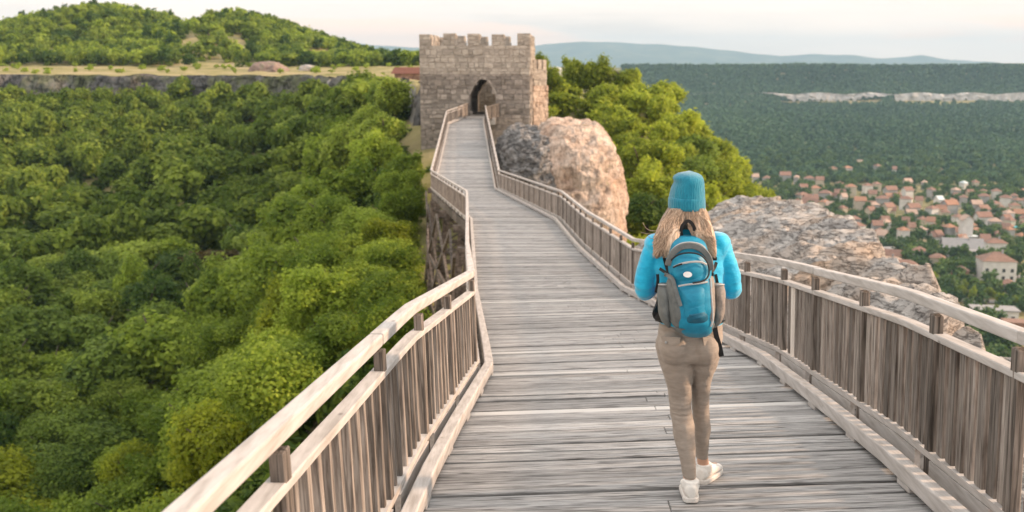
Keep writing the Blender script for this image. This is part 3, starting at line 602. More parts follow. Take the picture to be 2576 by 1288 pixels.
def post_list(side):
    P = [-1.9, -.6, .7, 1.75, 2.83, 4.45, 5.65, 6.9, 8.45] if side < 0 else [-1.9, -.7, .6, 1.8, 3.0, 3.98, 4.92, 6.15, 7.4, 8.5]
    y = P[-1]+1.22
    while y < 72: P.append(y); y += 1.22
    return P
def line_pts(side, h, inset=0., y0=-2.4, y1=72.3, step=.4):
    ys = sorted(set(list(np.arange(y0, y1, step))+[k for k in KY if y0 < k < y1]+[y1]))
    return [dpt(q, side, inset, h) for q in ys]
RECT = lambda w, h: [(-w/2,-h/2),(w/2,-h/2),(w/2,h/2),(-w/2,h/2)]
bal_me = None; n_post = 0; rails = {}
def mk_rail(side):
    global n_post
    lab = 'left railing, its inner faces caught by the sun' if side < 0 else 'right railing, its inner faces in shade'
    mb = MB(); pl = post_list(side)
    # handrail: boards butted over the posts, each with its own tone
    cuts = [-2.4]+[p for i, p in enumerate(pl) if i % 3 == 2]+[72.3]
    for a, b in zip(cuts[:-1], cuts[1:]):
        off = random.uniform(-.004, .004)
        ys = sorted(set([a+.002, b-.002]+list(np.arange(a+.3, b-.2, .35))))
        mb.sweep([dpt(q, side, off, .921+off) for q in ys], RECT(.068, .056))
    r = mb.build('railing', M['rail'], bridge); tag(r, lab); bevel(r, .008, 2)
    mb = MB()
    for a, b in zip(cuts[:-1], cuts[1:]):
        ys = sorted(set([a+.002, b-.002]+list(np.arange(a+.3, b-.2, .35))))
        mb.sweep([dpt(q, side, .0, .757) for q in ys], RECT(.072, .036))
    bevel(mb.build('mid_rail', M['rail'], r), .005, 1)
    mb = MB(); mb.sweep(line_pts(side, .125), RECT(.072, .035)); bevel(mb.build('bottom_rail', M['rail'], r), .005, 1)
    mb = MB()
    for a, b in zip(pl[:-1], pl[1:]):
        ys = np.linspace(a+.15, b-.06, 4); mb.sweep([dpt(q, side, .026, .045) for q in ys], RECT(.03, .115))
    mb.build('fascia_board', M['rail'], r)
    mb = MB()                                          # kerb beam resting on short blocks
    KI = .125 if side < 0 else .18; y0 = -2.4; L = [3.9, 8.55, 13.5, 17, 21, 26, 30, 36, 41, 46, 52, 58, 63, 68.5, 71.9]
    for b in L:
        ys = np.linspace(y0+.003, b-.003, 5); mb.sweep([dpt(q, side, KI, .076) for q in ys], RECT(.078, .085)); y0 = b
    for q in np.arange(-2, 30, .95): mb.beam(dpt(q, side, KI, .016), dpt(q+.18, side, KI, .016), .07, .034)
    k = mb.build('kerb_beam', M['rail'], r); bevel(k, .008, 2)
    # posts
    pm_ = None; extra = MB()
    for i, Yp in enumerate(pl):
        a, b = dpt(Yp, side, .011, -.16), dpt(Yp, side, .011, .874)
        if Yp < 58:
            if pm_ is None:
                q = MB(); q.box(-.024, .024, -.034, .034, 0, 1.03); pm_ = bevel(q.build('post', M['post'], r), .004, 1); o = pm_
            else: o = link(pm_.copy(), r)
            d = dpt(Yp+.2, side)-dpt(Yp-.2, side)
            o.location = a; o.rotation_euler = (0, -float(deck_tilt(Yp)), -math.atan2(d.x, d.y)); n_post += 1
        else: extra.beam(a, b, .07, .08, (0,1,0))
    if extra.v: tag(extra.build('post', M['post'], r), kind='stuff')
    # balusters, the nearest as single parts
    bw_, bt = (.020, .022) if side < 0 else (.039, .013)
    far = MB(); bm0 = None; ymax = 9.0 if side < 0 else 10.2; y = -2.3; k = 0
    while y < 71.9:
        if min(abs(y-p) for p in pl) > .075:
            wj = random.uniform(.92, 1.08); a = dpt(y, side, 0, .142); b = dpt(y, side, 0, .735)
            if 1.35 < y < ymax:
                if bm0 is None:
                    q = MB(); q.box(-bt, bt, -bw_, bw_, 0, .593, .5); bm0 = bevel(q.build('baluster', M['bal'], r), .003, 1); o = bm0
                else: o = link(bm0.copy(), r)
                d = dpt(y+.1, side)-dpt(y-.1, side)
                o.location = a; o.rotation_euler = (random.uniform(-.012, .012), -float(deck_tilt(y))+random.uniform(-.008, .008), -math.atan2(d.x, d.y)+random.uniform(-.07, .07)); o.scale = (wj, wj, 1)
                if side > 0 and 8.05 < y < 8.2:
                    me = o.data.copy(); me.materials[0] = M['bal_new']; o.data = me; tag(o, 'pale new baluster among the weathered ones')
                k += 1
            else:
                d = (dpt(y+.1, side)-dpt(y-.1, side)); d.z = 0; d.normalize(); x = Vector((d.y, -d.x, 0))
                P = [q+x*i*bt+d*j*bw_ for q in (a, b) for i, j in ((-1,-1),(1,-1),(1,1),(-1,1))]; far.hexa(P)
        y += (.158 if side < 0 else .126)+random.uniform(-.012, .012)
    tag(far.build('baluster', M['bal'], r), kind='stuff'); rails[side] = r
    return k
nb = mk_rail(-1)+mk_rail(1)
# flared end panels that close the railings onto the tower
for side, a, b in ((-1, dpt(71.0, -1), Vector((-3.2, 74.2, -3.40))), (1, dpt(71.0, 1), Vector((-.75, 74.6, -3.42)))):
    d = (b-a); L = d.length; n = 3; mb = MB()
    mb.beam(a+Vector((0,0,.92)), b+Vector((0,0,.98)), .10, .07); mb.beam(a+Vector((0,0,.10)), b+Vector((0,0,.12)), .1, .06)
    for i in range(n+1):
        q = a+d*(i/n); mb.beam(q+Vector((0,0,-.1)), q+Vector((0,0,.9)), .12, .12, (0,1,0))
    for i in range(26):
        q = a+d*((i+.5)/26)
        mb.beam(q+Vector((0,0,.12)), q+Vector((0,0,.86)), .03, .10, d)
    mb.build('end_panel', M['bal'], rails[side])
mb = MB()
for i, z in enumerate((-3.50, -3.38)): mb.box(-3.6+.1*i, -1.2, 72.45+.75*i, 73.25+.9*i, z-.4, z)
mb.build('threshold_step', M['rail'], bridge)
# ---------------------------------------------------------------- trees
def crown(seed, n_leaf=5200, leaf=.075, lobes=15, squash=.85, spread=1.0):
    g = np.random.default_rng(seed)
    C = []; 
    for i in range(lobes):
        d = g.normal(size=3); d[2] = d[2]*.8+.25; d /= np.linalg.norm(d)
        C.append(np.append(d*g.uniform(.40, .86)*spread, g.uniform(.17, .36)))
    C.append(np.array([0, 0, 0, .55])); C = np.array(C)
    wgt = C[:, 3]**2; k = g.choice(len(C), n_leaf, p=wgt/wgt.sum())
    d = g.normal(size=(n_leaf, 3)); d /= np.linalg.norm(d, axis=1)[:, None]
    P = C[k, :3]+d*(C[k, 3]*np.where(g.random(n_leaf) < .16, g.uniform(1.1, 1.5, n_leaf), g.uniform(.62, 1.15, n_leaf)))[:, None]
    P += .05*g.normal(size=P.shape)
    nrm = d+.55*g.normal(size=d.shape)+np.array([0, 0, .35]); nrm /= np.linalg.norm(nrm, axis=1)[:, None]
    t = np.cross(nrm, g.normal(size=d.shape)); t /= np.linalg.norm(t, axis=1)[:, None]; b = np.cross(nrm, t)
    s = leaf*g.uniform(.55, 1.35, n_leaf)
    t *= s[:, None]; b *= (s*g.uniform(.5, .9, n_leaf))[:, None]
    V = np.stack([P-t, P-b*.9+t*.1, P+t, P+b*.9-t*.1], 1).reshape(-1, 3)
    V[:, 2] *= squash
    lt = g.uniform(0, 1, len(C)); tone = np.clip(.16+.50*lt[k]+.20*g.normal(size=n_leaf), 0, 1)
    F = np.arange(n_leaf*4).reshape(-1, 4)
    return V.astype(np.float32), F, tone
def trunk_mb(h, r, seed):
    g = random.Random(seed); mb = MB(); top = Vector((g.uniform(-.1,.1)*h, g.uniform(-.1,.1)*h, h*.62))
    mid = top*.5+Vector((g.uniform(-.05,.05)*h, g.uniform(-.05,.05)*h, 0))
    mb.tube([(0,0,-.4), (0,0,.1), mid, top], [r*1.35, r, r*.75, r*.5], 7)
    for i in range(5):
        a = g.uniform(0, 6.28); q = mid+(top-mid)*g.uniform(.1, 1); e_ = q+Vector((math.cos(a)*h*.24, math.sin(a)*h*.24, h*g.uniform(.12, .3)))
        mb.tube([q, (q+e_)/2+Vector((0,0,.03*h)), e_], [r*.42, r*.3, r*.12], 5)
    return mb
LM = {
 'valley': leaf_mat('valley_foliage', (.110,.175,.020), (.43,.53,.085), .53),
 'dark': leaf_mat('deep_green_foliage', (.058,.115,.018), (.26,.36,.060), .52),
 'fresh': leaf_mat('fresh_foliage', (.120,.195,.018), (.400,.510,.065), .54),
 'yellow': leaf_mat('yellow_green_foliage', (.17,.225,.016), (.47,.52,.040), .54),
 'hillside': leaf_mat('sunny_hillside_foliage', (.14,.20,.020), (.45,.53,.058), .55),  # yellower leaf colour, partly carrying the sunlight on this slope
 'town': leaf_mat('town_foliage', (.036,.088,.024), (.145,.235,.060), .40),
 'far': leaf_mat('far_wood_foliage', (.014,.055,.024), (.075,.150,.062), .3),  # bluish green: some distance haze worked into the leaf colour
 'brown': leaf_mat('rusty_foliage', (.09,.07,.02), (.19,.15,.045), .35),
}
BARK = pm('bark', [(.05,.04,.03),(.13,.105,.08)], (6,6,1), 3, .95, .6)
CR = [crown(100+i, 6500, .072, 22+i % 5, .82+.05*(i % 3)) for i in range(6)]
CRN = [crown(200+i, 17000, .045, 34, .9) for i in range(3)]        # finer leaves for the nearest trees
def crown_me(name, data):
    V, F_, t_ = data; me = bpy.data.meshes.new(name)
    me.vertices.add(len(V)); me.vertices.foreach_set('co', V.ravel()); me.loops.add(F_.size); me.loops.foreach_set('vertex_index', F_.ravel().astype(np.int32))
    me.polygons.add(len(F_)); me.polygons.foreach_set('loop_start', np.arange(len(F_), dtype=np.int32)*4); me.polygons.foreach_set('loop_total', np.full(len(F_), 4, np.int32))
    me.update(calc_edges=True); a = me.attributes.new('tone', 'FLOAT', 'FACE'); a.data.foreach_set('value', t_.astype(np.float32)); return me
protos = {}
def tree(loc, h, r, kind, near=False, label=None, group=None, cat='tree', v=None):
    """a tree: root, trunk, crown; crown centre sits at .62 h"""
    v = random.randrange(3 if near else 6) if v is None else v
    key = (kind, near, v)
    root = empty('tree', loc, label, cat, group)
    if key not in protos:
        me = crown_me('crown', (CRN if near else CR)[v]); me.materials.append(LM[kind])
        c = link(bpy.data.objects.new('crown', me), root)
        t_ = trunk_mb(1.0, .035, v).build('trunk', BARK, root, smooth=True); protos[key] = (c, t_)
    else:
        c = link(protos[key][0].copy(), root); t_ = link(protos[key][1].copy(), root)
    c.parent = root; t_.parent = root
    hr = h*random.uniform(.36, .44)
    c.location = (0, 0, h-hr); c.scale = (r*random.uniform(.85, 1.2), r*random.uniform(.75, 1.2), hr*random.uniform(.85, 1.15)); c.rotation_euler = (random.uniform(-.3, .3), random.uniform(-.3, .3), random.uniform(0, 6.28))
    t_.location = (0, 0, 0); t_.scale = (h, h, h); t_.rotation_euler = (0, 0, random.uniform(0, 6.28))
    return root
def join_crowns(name, items, material, nl, lf, label_kind='stuff', nvar=5, seed=900, patch=0):
    """one mesh of many small tree crowns: items (x, y, z_centre, r, h_half)"""
    var = [crown(seed+i, nl, lf, 7, .9) for i in range(nvar)]
    VV, TT_ = [], []
    g = np.random.default_rng(seed)
    for (x, y, z, r, hh) in items:
        V, F_, t_ = var[g.integers(nvar)]; a = g.uniform(0, 6.28); c, s = math.cos(a), math.sin(a)
        W = np.stack([(V[:, 0]*c-V[:, 1]*s)*r+x, (V[:, 0]*s+V[:, 1]*c)*r+y, V[:, 2]*hh+z], -1)
        VV.append(W); TT_.append(np.clip(t_+g.normal()*.18+(patch and patch*float(fbm(np.array([x]), np.array([y]), 110, 3, 5)[0])), 0, 1))
    V = np.concatenate(VV); o = np_mesh(name, V, np.arange(len(V)).reshape(-1, 4), material, tone=np.concatenate(TT_))
    return tag(o, kind=label_kind)
def scatter(n, fx_, fy_, ok, mind, tries=40000, seed=1):
    g = np.random.default_rng(seed); pts = []; cell = {}
    for _ in range(tries):
        x, y = fx_(g), fy_(g)
        y_, x_ = y, x(y) if callable(x) else x
        md = mind(x_, y_)
        if not ok(x_, y_): continue
        i, j = int(x_//8), int(y_//8); bad = False
        for a in range(i-1, i+2):
            for b in range(j-1, j+2):
                for (px, py) in cell.get((a, b), ()):
                    if (px-x_)**2+(py-y_)**2 < md*md: bad = True; break
                if bad: break
            if bad: break
        if bad: continue
        pts.append((x_, y_)); cell.setdefault((i, j), []).append((x_, y_))
        if len(pts) >= n: break
    return pts
ycliff = lambda x: float(np.interp(x, CX, CYY))
n_ind = 0
# ---- the valley left of the bridge
GV = 'trees filling the valley left of the bridge'
def okv(x, y): return x > -.60*y-6 and x < float(ip(y, KL))-(1.9 if y < 68 else 4.6 if y < 76 else 6) and y < ycliff(x)-1.5 and not (y > 66 and x > -8.9)
pts = scatter(560, lambda g: (lambda y, r=g.random(): (-.60*y-6)*(1-r)+(-2)*r), lambda g: 34+152*g.random()**.75, okv, lambda x, y: 2.7 if y < 62 else 3.5 if y < 90 else 4.3, seed=3)
pts.sort(key=lambda p: p[0]**2+p[1]**2)
rest = []
for i, (x, y) in enumerate(pts):
    z = float(ground_h(x, y)); d = float(ip(y, KL))-x
    h = random.uniform(4.6, 7.6); r = random.uniform(2.1, 3.3)
    if y < 64: r *= .92; h *= .92
    if d < 9: h = min(h, 5.0); r = min(r, 1.9)
    if d < 4.2: h = min(h, 3.2); r = min(r, 1.0+.2*d)
    # never hide the deck: cap the height where the crown would stand in front of the railing
    px, py = proj(x+r*.7, y, z+h)
    if i < 150:
        s = -x/y
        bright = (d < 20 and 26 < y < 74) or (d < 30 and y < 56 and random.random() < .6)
        kind = ('yellow' if bright and random.random() < .15 else 'fresh' if bright or random.random() < .12 else 'dark' if (s > .33 and random.random() < .55) or random.random() < .15 else 'brown' if random.random() < .05 else 'valley')  # lighter kinds near the bridge, darker far left: valley light and shade as leaf colour
        lab = {'yellow': 'bright yellow green tree in the valley close under the left side of the bridge', 'fresh': 'fresh light green tree on the slope below the left railing',
               'dark': 'dark green tree in the shaded valley left of the bridge', 'valley': 'mid green bushy tree among the valley woodland left of the bridge', 'brown': 'rusty brown green tree in the valley woodland left of the bridge'}[kind]
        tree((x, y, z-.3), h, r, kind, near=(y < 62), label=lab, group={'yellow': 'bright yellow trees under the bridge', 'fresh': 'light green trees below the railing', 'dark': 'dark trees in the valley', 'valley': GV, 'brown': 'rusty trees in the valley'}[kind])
        n_ind += 1
    else: rest.append((x, y, z-.3+h*.6, r, h*.42))
if rest: join_crowns('valley_woodland', rest, LM['valley'], 1500, .12, seed=500)
ug = []
for _ in range(2600):
    y = 30+150*random.random()**.8; x = -.6*y-6+(.6*y+4)*random.random()
    dd = float(ip(y, KL))-x
    if dd < .5 or y > ycliff(x)-2 or (y > 70 and x > -8.3): continue
    k_ = 1 if dd > 3 else .45
    ug.append((x, y, float(ground_h(x, y))+.5*k_, random.uniform(.8, 1.9)*k_, random.uniform(.7, 1.5)*k_))
join_crowns('valley_undergrowth', ug, LM['dark'], 260, .16, seed=585)
# bushes hanging on the cliff edge
cb = []
for i in range(150):
    x = -108+98*random.random()**.8; y = ycliff(x)+random.uniform(-4.5, .8); z = float(ground_h(x, y)); cb.append((x, y, max(z, -6)+random.uniform(-.2, .5), random.uniform(.8, 2.2), random.uniform(.7, 1.6)))
join_crowns('cliff_shrubbery', cb, LM['valley'], 700, .12, seed=530)
# ---- wooded hill behind the plateau
def okh(x, y):
    if not (x > -.60*y-6 and x < -.085*y): return False
    z = float(ground_h(x, y)); px, py = proj(x, y, z+1)
    pt = proj(x, y, z+4.4)[1]
    if 452 < px < 655 and py > 58 and pt < 124 and not (545 < px and py < 78) and random.random() < .985: return False
    if random.random() < .10: return False
    if 760 < px < 850 and 118 < py < 150: return False
    if y < 246 and random.random() < .55: return False
    return True
hp = scatter(1500, lambda g: (lambda y, r=g.random(): -.60*y-6+(.515*y+6)*r), lambda g: 238+116*g.random(), okh, lambda x, y: 3.4, seed=5)
H1 = [(x, y, float(ground_h(x, y))+1.9, random.uniform(2.0, 3.3), random.uniform(1.9, 3.1)) for x, y in hp]
k = [random.random() for _ in H1]
join_crowns('hill_woodland', [q for q, a in zip(H1, k) if a < .55], LM['valley'], 520, .15, seed=540)
join_crowns('hill_woodland', [q for q, a in zip(H1, k) if .55 <= a < .8], LM['fresh'], 520, .15, seed=550)
join_crowns('hill_woodland', [q for q, a in zip(H1, k) if a >= .8], LM['dark'], 520, .15, seed=560)
sc = [(x, y, float(ground_h(x, y))+.5, random.uniform(.5, 1.1), random.uniform(.5, .9)) for x, y in [(random.uniform(-130, -20), random.uniform(200, 300)) for _ in range(170)]]
join_crowns('plateau_shrubbery', sc, LM['fresh'], 200, .2, seed=570)
# ---- sunny hillside right of the tower
def okr(x, y):
    if not (3.2 < x < 34): return False
    if 44 < y < 69 and x < 7.6: return False
    if y > 74 and x < 4.0: return False
    px, py = proj(x, y, float(ground_h(x, y))+4)
    return px > 1360
pr = scatter(185, lambda g: (lambda y, r=g.random(): 3+29*r), lambda g: 36+84*g.random(), okr, lambda x, y: 2.15, seed=8)
pr.sort(key=lambda p: p[0]**2+p[1]**2+(0 if p[0] > 5 else 4000)); hr_ = []
for i, (x, y) in enumerate(pr):
    z = float(ground_h(x, y)); h = random.uniform(3.2, 5.6); r = random.uniform(1.2, 2.1)
    if y > 84 and x < 9: h = min(h, 3.6)
    if i >= 115: hr_.append((x, y, z-.3+h*.6, r, h*.4)); continue
    kind = 'yellow' if random.random() < .26 else 'hillside' if random.random() < .90 else 'dark'
    tree((x, y, z-.3), h, r, kind, near=(y < 60), label={'yellow': 'bright yellow green tree on the sunny hillside right of the tower', 'hillside': 'olive green tree on the sunlit hillside right of the tower', 'dark': 'dark green tree on the sunlit hillside right of the tower'}[kind],
         group={'yellow': 'yellow trees on the sunny hillside', 'hillside': 'trees on the sunny hillside', 'dark': 'dark trees on the sunny hillside'}[kind]); n_ind += 1
if hr_: join_crowns('hillside_woodland', hr_, LM['hillside'], 2200, .10, seed=575)
for px, py, Y, h in ((1447, 132, 108, 5.6), (1500, 143, 108, 4.8), (1388, 158, 104, 3.4), (1352, 118, 100, 4.2), (1570, 158, 108, 4.6)):
    q = atY(px, py, Y); z = q.z-h
    tree((q.x, q.y, z), h, 1.3 if px < 1400 else 1.9, 'hillside', label={1447: 'tallest tree on the ridge right of the tower, with a ragged top', 1500: 'second tall ragged tree on the ridge right of the tower', 1388: 'narrow green tree just behind the flanking wall', 1352: 'small green treetop showing behind the right corner of the tower', 1570: 'round topped tree at the upper edge of the sunny hillside'}[px], cat='tree')
pg = [(x, y, float(ground_h(x, y))+.25, random.uniform(.7, 1.7), random.uniform(.5, 1.2)) for x, y in [(random.uniform(3, 31), random.uniform(34, 118)) for _ in range(640)]]
join_crowns('hillside_undergrowth', pg, LM['hillside'], 420, .12, seed=580)
# shrubs and grass below the rock outcrop on the right
rg = []
for _ in range(150):
    y = random.uniform(4, 26); x = float(np.interp(y, rim[:, 0], rim[:, 1]))+random.uniform(.5, 3.2); rg.append((x, y, max(float(ground_h(x, y)), float(np.interp(y, rim[:, 0], rim[:, 2]))-.9-(x-3)*.45), random.uniform(.25, .5), random.uniform(.2, .45)))
join_crowns('slope_grass', rg, LM['yellow'], 600, .09, seed=590)
sw = []
for _ in range(900):
    y = random.uniform(-5, 330); x = random.uniform(9, 95)
    if proj(x, max(y, 5), float(ground_h(x, y))+4)[1] < 560 and 30 < y < 130: continue
    z = float(ground_h(x, y)); r = random.uniform(1.2, 2.8); sw.append((x, y, z+r*.6, r, r*.8))
join_crowns('slope_woodland', sw, LM['fresh'], 300, .17, seed=592)
# ledge plants at the lower left
lg = []
for _ in range(70):
    y = random.uniform(4, 15); x = float(ip(y, KL))-random.uniform(.6, 4.2); lg.append((x, y, float(ground_h(x, y))+.1, random.uniform(.15, .4), random.uniform(.12, .3)))
join_crowns('ledge_weeds', lg, LM['fresh'], 500, .10, seed=595)
# ---------------------------------------------------------------- town in the valley
WALL = {'white': pm('white_render', [(.55,.54,.52),(.70,.69,.67)], nscale=.6, bump=.1), 'cream': pm('cream_render', [(.48,.42,.33),(.60,.54,.44)], nscale=.6, bump=.1),
        'grey': pm('grey_render', [(.30,.30,.30),(.42,.42,.42)], nscale=.6, bump=.1), 'brick': pm('bare_brick', [(.24,.12,.08),(.36,.20,.14)], nscale=.8, bump=.1)}
ROOF = {'terracotta': pm('terracotta_tiles', [(.215,.125,.095),(.32,.20,.155)], (2,2,2), .5, .9, .4), 'brown': pm('brown_tiles', [(.20,.12,.09),(.31,.20,.155)], (2,2,2), .5, .9, .4),
        'orange': pm('orange_tiles', [(.30,.16,.105),(.40,.23,.155)], (2,2,2), .5, .9, .4), 'grey': pm('grey_sheet_roof', [(.24,.24,.245),(.36,.36,.365)], (1,8,1), .5, .8, .3), 'pale': pm('pale_blue_roof', [(.50,.58,.60),(.62,.68,.70)], nscale=.5, bump=0),
        'sand': pm('faded_tile_roof', [(.40,.28,.22),(.52,.39,.32)], (2,2,2), .5, .9, .3)}
GLASS = pm('dark_window', [(.03,.035,.045),(.06,.065,.075)], nscale=1, bump=0, rough=.15, spec=.5)
def tz(px, py, lift):
    D = 500.
    for _ in range(30):
        q = at(px, py, D); hgt = float(ground_h(q.x, q.y))+lift
        D = max(200, min(1500, D*(1+ .8*((q.z-hgt)/abs(q.z)))))
    q = at(px, py, D); return q, D
boxes = []
def house(zx, zy, zw, wall, roof, shape='hip', ratio=.75, storeys=1.6, label=None, group=None, win=0, rot=None):
    px, py, w_px = 1789+.3889*zx, 322+.3889*zy, zw*.3889
    hgt = 2.9*storeys
    q, D = tz(px, py, hgt); w = w_px*D/FPX*(.80 if zw < 125 else 1); d = max(5., w*ratio); gz = q.z-hgt
    rot = random.uniform(-.5, .5) if rot is None else rot
    root = empty('house', (q.x, q.y+d*.3, gz), label, 'house', group); root.rotation_euler = (0, 0, rot)
    boxes.append((q.x, q.y+d*.3, max(w, d)*.62, py))
    mb = MB(); hw, hd = w*.46, d*.46; mb.box(-hw, hw, -hd, hd, -3, hgt)
    if shape == 'gable': mb.add([(-hw,-hd,hgt),(hw,-hd,hgt),(hw,hd,hgt),(-hw,hd,hgt),(-hw,0,hgt+hd*.75),(hw,0,hgt+hd*.75)], [(1,2,5),(3,0,4)])
    mb.build('wall', WALL[wall], root)
    mb = MB(); o = .45; X, Y, e_ = hw+o, hd+o, hgt-.05
    if shape == 'flat': mb.box(-X, X, -Y, Y, hgt+.02, hgt+.4)
    elif shape == 'gable':
        r_ = hgt+hd*.75+.12
        for s in (-1, 1): mb.hexa([(-X,s*Y,e_-.3),(X,s*Y,e_-.3),(X,0,r_),(-X,0,r_),(-X,s*Y,e_-.12),(X,s*Y,e_-.12),(X,0,r_+.2),(-X,0,r_+.2)])
    else:
        k = max(.0, X-Y); r_ = hgt+Y*.55
        mb.add([(-X,-Y,e_),(X,-Y,e_),(X,Y,e_),(-X,Y,e_),(-k,0,r_),(k,0,r_)], [(0,1,5,4),(1,2,5),(2,3,4,5),(3,0,4),(3,2,1,0)])
    ro = mb.build('roof', ROOF[roof], root)
    if shape != 'flat' and w > 8 and random.random() < .7:
        MB().box(hw*.3-.3, hw*.3+.3, -.9, -.3, hgt+.6, hgt+Y*.55+.9).build('chimney', WALL['grey'], ro)
    if win:
        n = max(2, int(w/3.2)); rows = max(1, int(storeys))
        for r_ in range(rows):
            for i in range(n):
                x = -hw+2*hw*(i+.5)/n; z = .9+2.8*r_
                MB().box(x-.55, x+.55, -hd-.06, -hd+.1, z, z+1.35).build('window', GLASS, root)
        for i in range(2): MB().box(hw-.1, hw+.06, -hd*.5+hd*i-.5, -hd*.5+hd*i+.5, .9, 2.2).build('window', GLASS, root)
    return root
rows = [
 ('at the top edge of the town', 'hip', [(790,262,60,'cream','terracotta'),(885,258,70,'grey','orange'),(965,222,35,'cream','sand'),(1080,245,45,'grey','brown'),(1190,265,30,'white','terracotta')]),
 ('in the thin row nearest the sunny hillside', 'hip', [(288,314,50,'grey','sand'),(362,322,62,'grey','terracotta'),(482,303,88,'grey','terracotta'),(556,318,42,'grey','sand'),(640,325,84,'grey','terracotta'),(706,333,62,'cream','terracotta'),(835,360,48,'cream','terracotta')]),
 ('in the upper streets of the town', 'hip', [(600,382,62,'grey','terracotta'),(677,388,86,'cream','orange'),(908,378,84,'cream','orange'),(1018,372,70,'white','terracotta'),(1076,362,60,'cream','terracotta'),(1165,398,96,'grey','terracotta'),(1275,345,60,'cream','sand'),(1384,352,44,'grey','sand'),(1430,398,42,'grey','terracotta'),(1275,402,78,'white','terracotta'),(1590,400,58,'grey','sand'),(1640,356,42,'white','pale'),(1716,350,40,'cream','terracotta'),(1772,382,84,'grey','terracotta')]),
 ('in the middle of the town', 'hip', [(596,432,96,'grey','brown'),(650,455,112,'grey','terracotta'),(742,420,100,'grey','terracotta'),(838,418,86,'grey','terracotta'),(862,444,40,'white','sand'),(740,478,72,'cream','orange'),(968,468,92,'cream','orange'),(1112,455,100,'grey','terracotta'),(1268,458,100,'white','terracotta'),(1150,508,92,'cream','terracotta'),(1312,512,104,'grey','terracotta'),(1300,552,80,'grey','sand'),(1480,462,52,'white','pale'),(1560,470,80,'grey','terracotta'),(1640,448,62,'grey','brown'),(1772,440,88,'grey','terracotta'),(1912,450,90,'white','terracotta'),(1990,466,60,'grey','terracotta')]),
 ('in the lower streets of the town', 'hip', [(1036,532,58,'cream','terracotta'),(1436,520,82,'white','terracotta'),(1552,492,112,'grey','orange'),(1522,545,66,'cream','terracotta'),(1722,490,82,'grey','sand'),(1765,524,96,'grey','brown'),(1872,510,66,'grey','terracotta'),(1972,500,82,'cream','terracotta'),(1934,548,70,'white','sand'),(932,588,92,'grey','terracotta'),(846,596,40,'grey','terracotta'),(752,560,40,'grey','terracotta'),(676,552,30,'white','sand'),(1080,626,78,'grey','terracotta'),(1252,660,76,'white','orange'),(1452,636,64,'cream','terracotta'),(1550,640,86,'grey','orange'),(1606,574,80,'white','brown'),(1768,572,120,'white','terracotta'),(1846,602,100,'grey','sand'),(1722,664,104,'cream','orange'),(1130,596,60,'grey','brown'),(1375,590,56,'cream','terracotta')]),
]
ORD = ['first','second','third','fourth','fifth','sixth','seventh','eighth','ninth','tenth','eleventh','twelfth']
RN = {'terracotta':'terracotta roofed','orange':'orange roofed','brown':'brown roofed','sand':'faded tan roofed','pale':'pale blue roofed'}
for where, shape, L in rows:
    cnt = {}
    for q in sorted(L): cnt.setdefault((q[3], q[4]), []).append(q)
    for q in sorted(L):
        same = cnt[(q[3], q[4])]; i = same.index(q)
        pre = '' if len(same) == 1 else ('leftmost ' if i == 0 else 'rightmost ' if i == len(same)-1 else ORD[i]+' from left ')
        house(*q, shape=random.choice(['hip','hip','gable']), label=f"{pre}{q[3]} {RN[q[4]]} house {where}", group='small houses of the valley town', storeys=random.uniform(1.5, 2.2) if q[3] != 'white' else 2.2, win=0)
house(952,632,112,'white','terracotta', storeys=2.6, label='big white two storey house with terracotta roof near the rock outcrop', win=1, rot=.35)
house(1662,592,84,'white','sand','gable', .8, 4.2, 'tall plain white gable ended building standing out in the lower town', rot=1.57)
house(1852,742,132,'white','terracotta','hip', .7, 1.8, 'wide terracotta roofed white house near the right edge of the town', win=1)
house(1680,704,112,'grey','pale','flat', .6, 1.5, 'pale blue flat roofed building above the long grey hall')
house(1640,772,260,'grey','grey','gable', .55, 1.5, 'long grey sheet roofed hall in the lower town', rot=-.25)
house(1700,800,180,'white','grey','flat', .4, 1.3, 'low white building with a grey flat roof in front of the long grey hall', win=1, rot=-.2)
house(1356,792,104,'grey','terracotta','hip', .8, 1.8, 'terracotta roofed grey house between dark trees above the rock outcrop', win=1)
house(1190,784,150,'white','grey','flat', .5, 1.0, 'low white walled flat building behind the end of the rock outcrop', rot=.1)
house(1472,838,116,'cream','brown','hip', .8, 1.6, 'brown orange roofed house behind the round green tree', win=1)
house(1165,818,150,'cream','terracotta','gable', .45, 1.3, 'long terracotta roofed row behind the rock outcrop', rot=-.5)
house(1052,806,90,'white','pale','flat', .7, 1.2, 'small white block seen right over the rock outcrop')
house(1150,866,230,'cream','sand','hip', .5, 1.2, 'wide sandy tan roofed building close behind the rock outcrop', rot=-.25)
house(1262,885,170,'brick','terracotta','hip', .6, 1.2, 'reddish roofed brick building right of the sandy roofed one', rot=-.2)
house(1870,858,222,'white','brown','hip', .8, 2.7, 'large white villa with brown hipped roof at the right', win=1, rot=-.15)
house(1622,920,124,'brick','terracotta','hip', .7, 1.3, 'low brick house in front of the white villa')
house(1296,938,160,'white','pale','flat', .5, 1.2, 'white flat roofed shed among trees beside the rock outcrop', rot=.1)
house(1930,1008,120,'white','terracotta','hip', .7, 1.4, 'white house with small terracotta porch below the villa', win=1)
house(1850,1180,290,'white','grey','flat', .5, 1.3, 'white house with broad grey flat roof at the lower right edge', win=1, rot=-.2)
house(1985,1262,150,'brick','brown','flat', .7, 1.3, 'bare brick house at the right edge above the handrail', rot=-.2)
gx = random.Random(11); areas = (('upper left', 560, 900, 420, 520), ('upper right', 1560, 2050, 400, 500), ('crowded centre', 1000, 1560, 420, 560), ('middle right', 1450, 2050, 520, 640), ('lower centre', 1050, 1500, 580, 700), ('lower right', 1500, 2050, 640, 720))
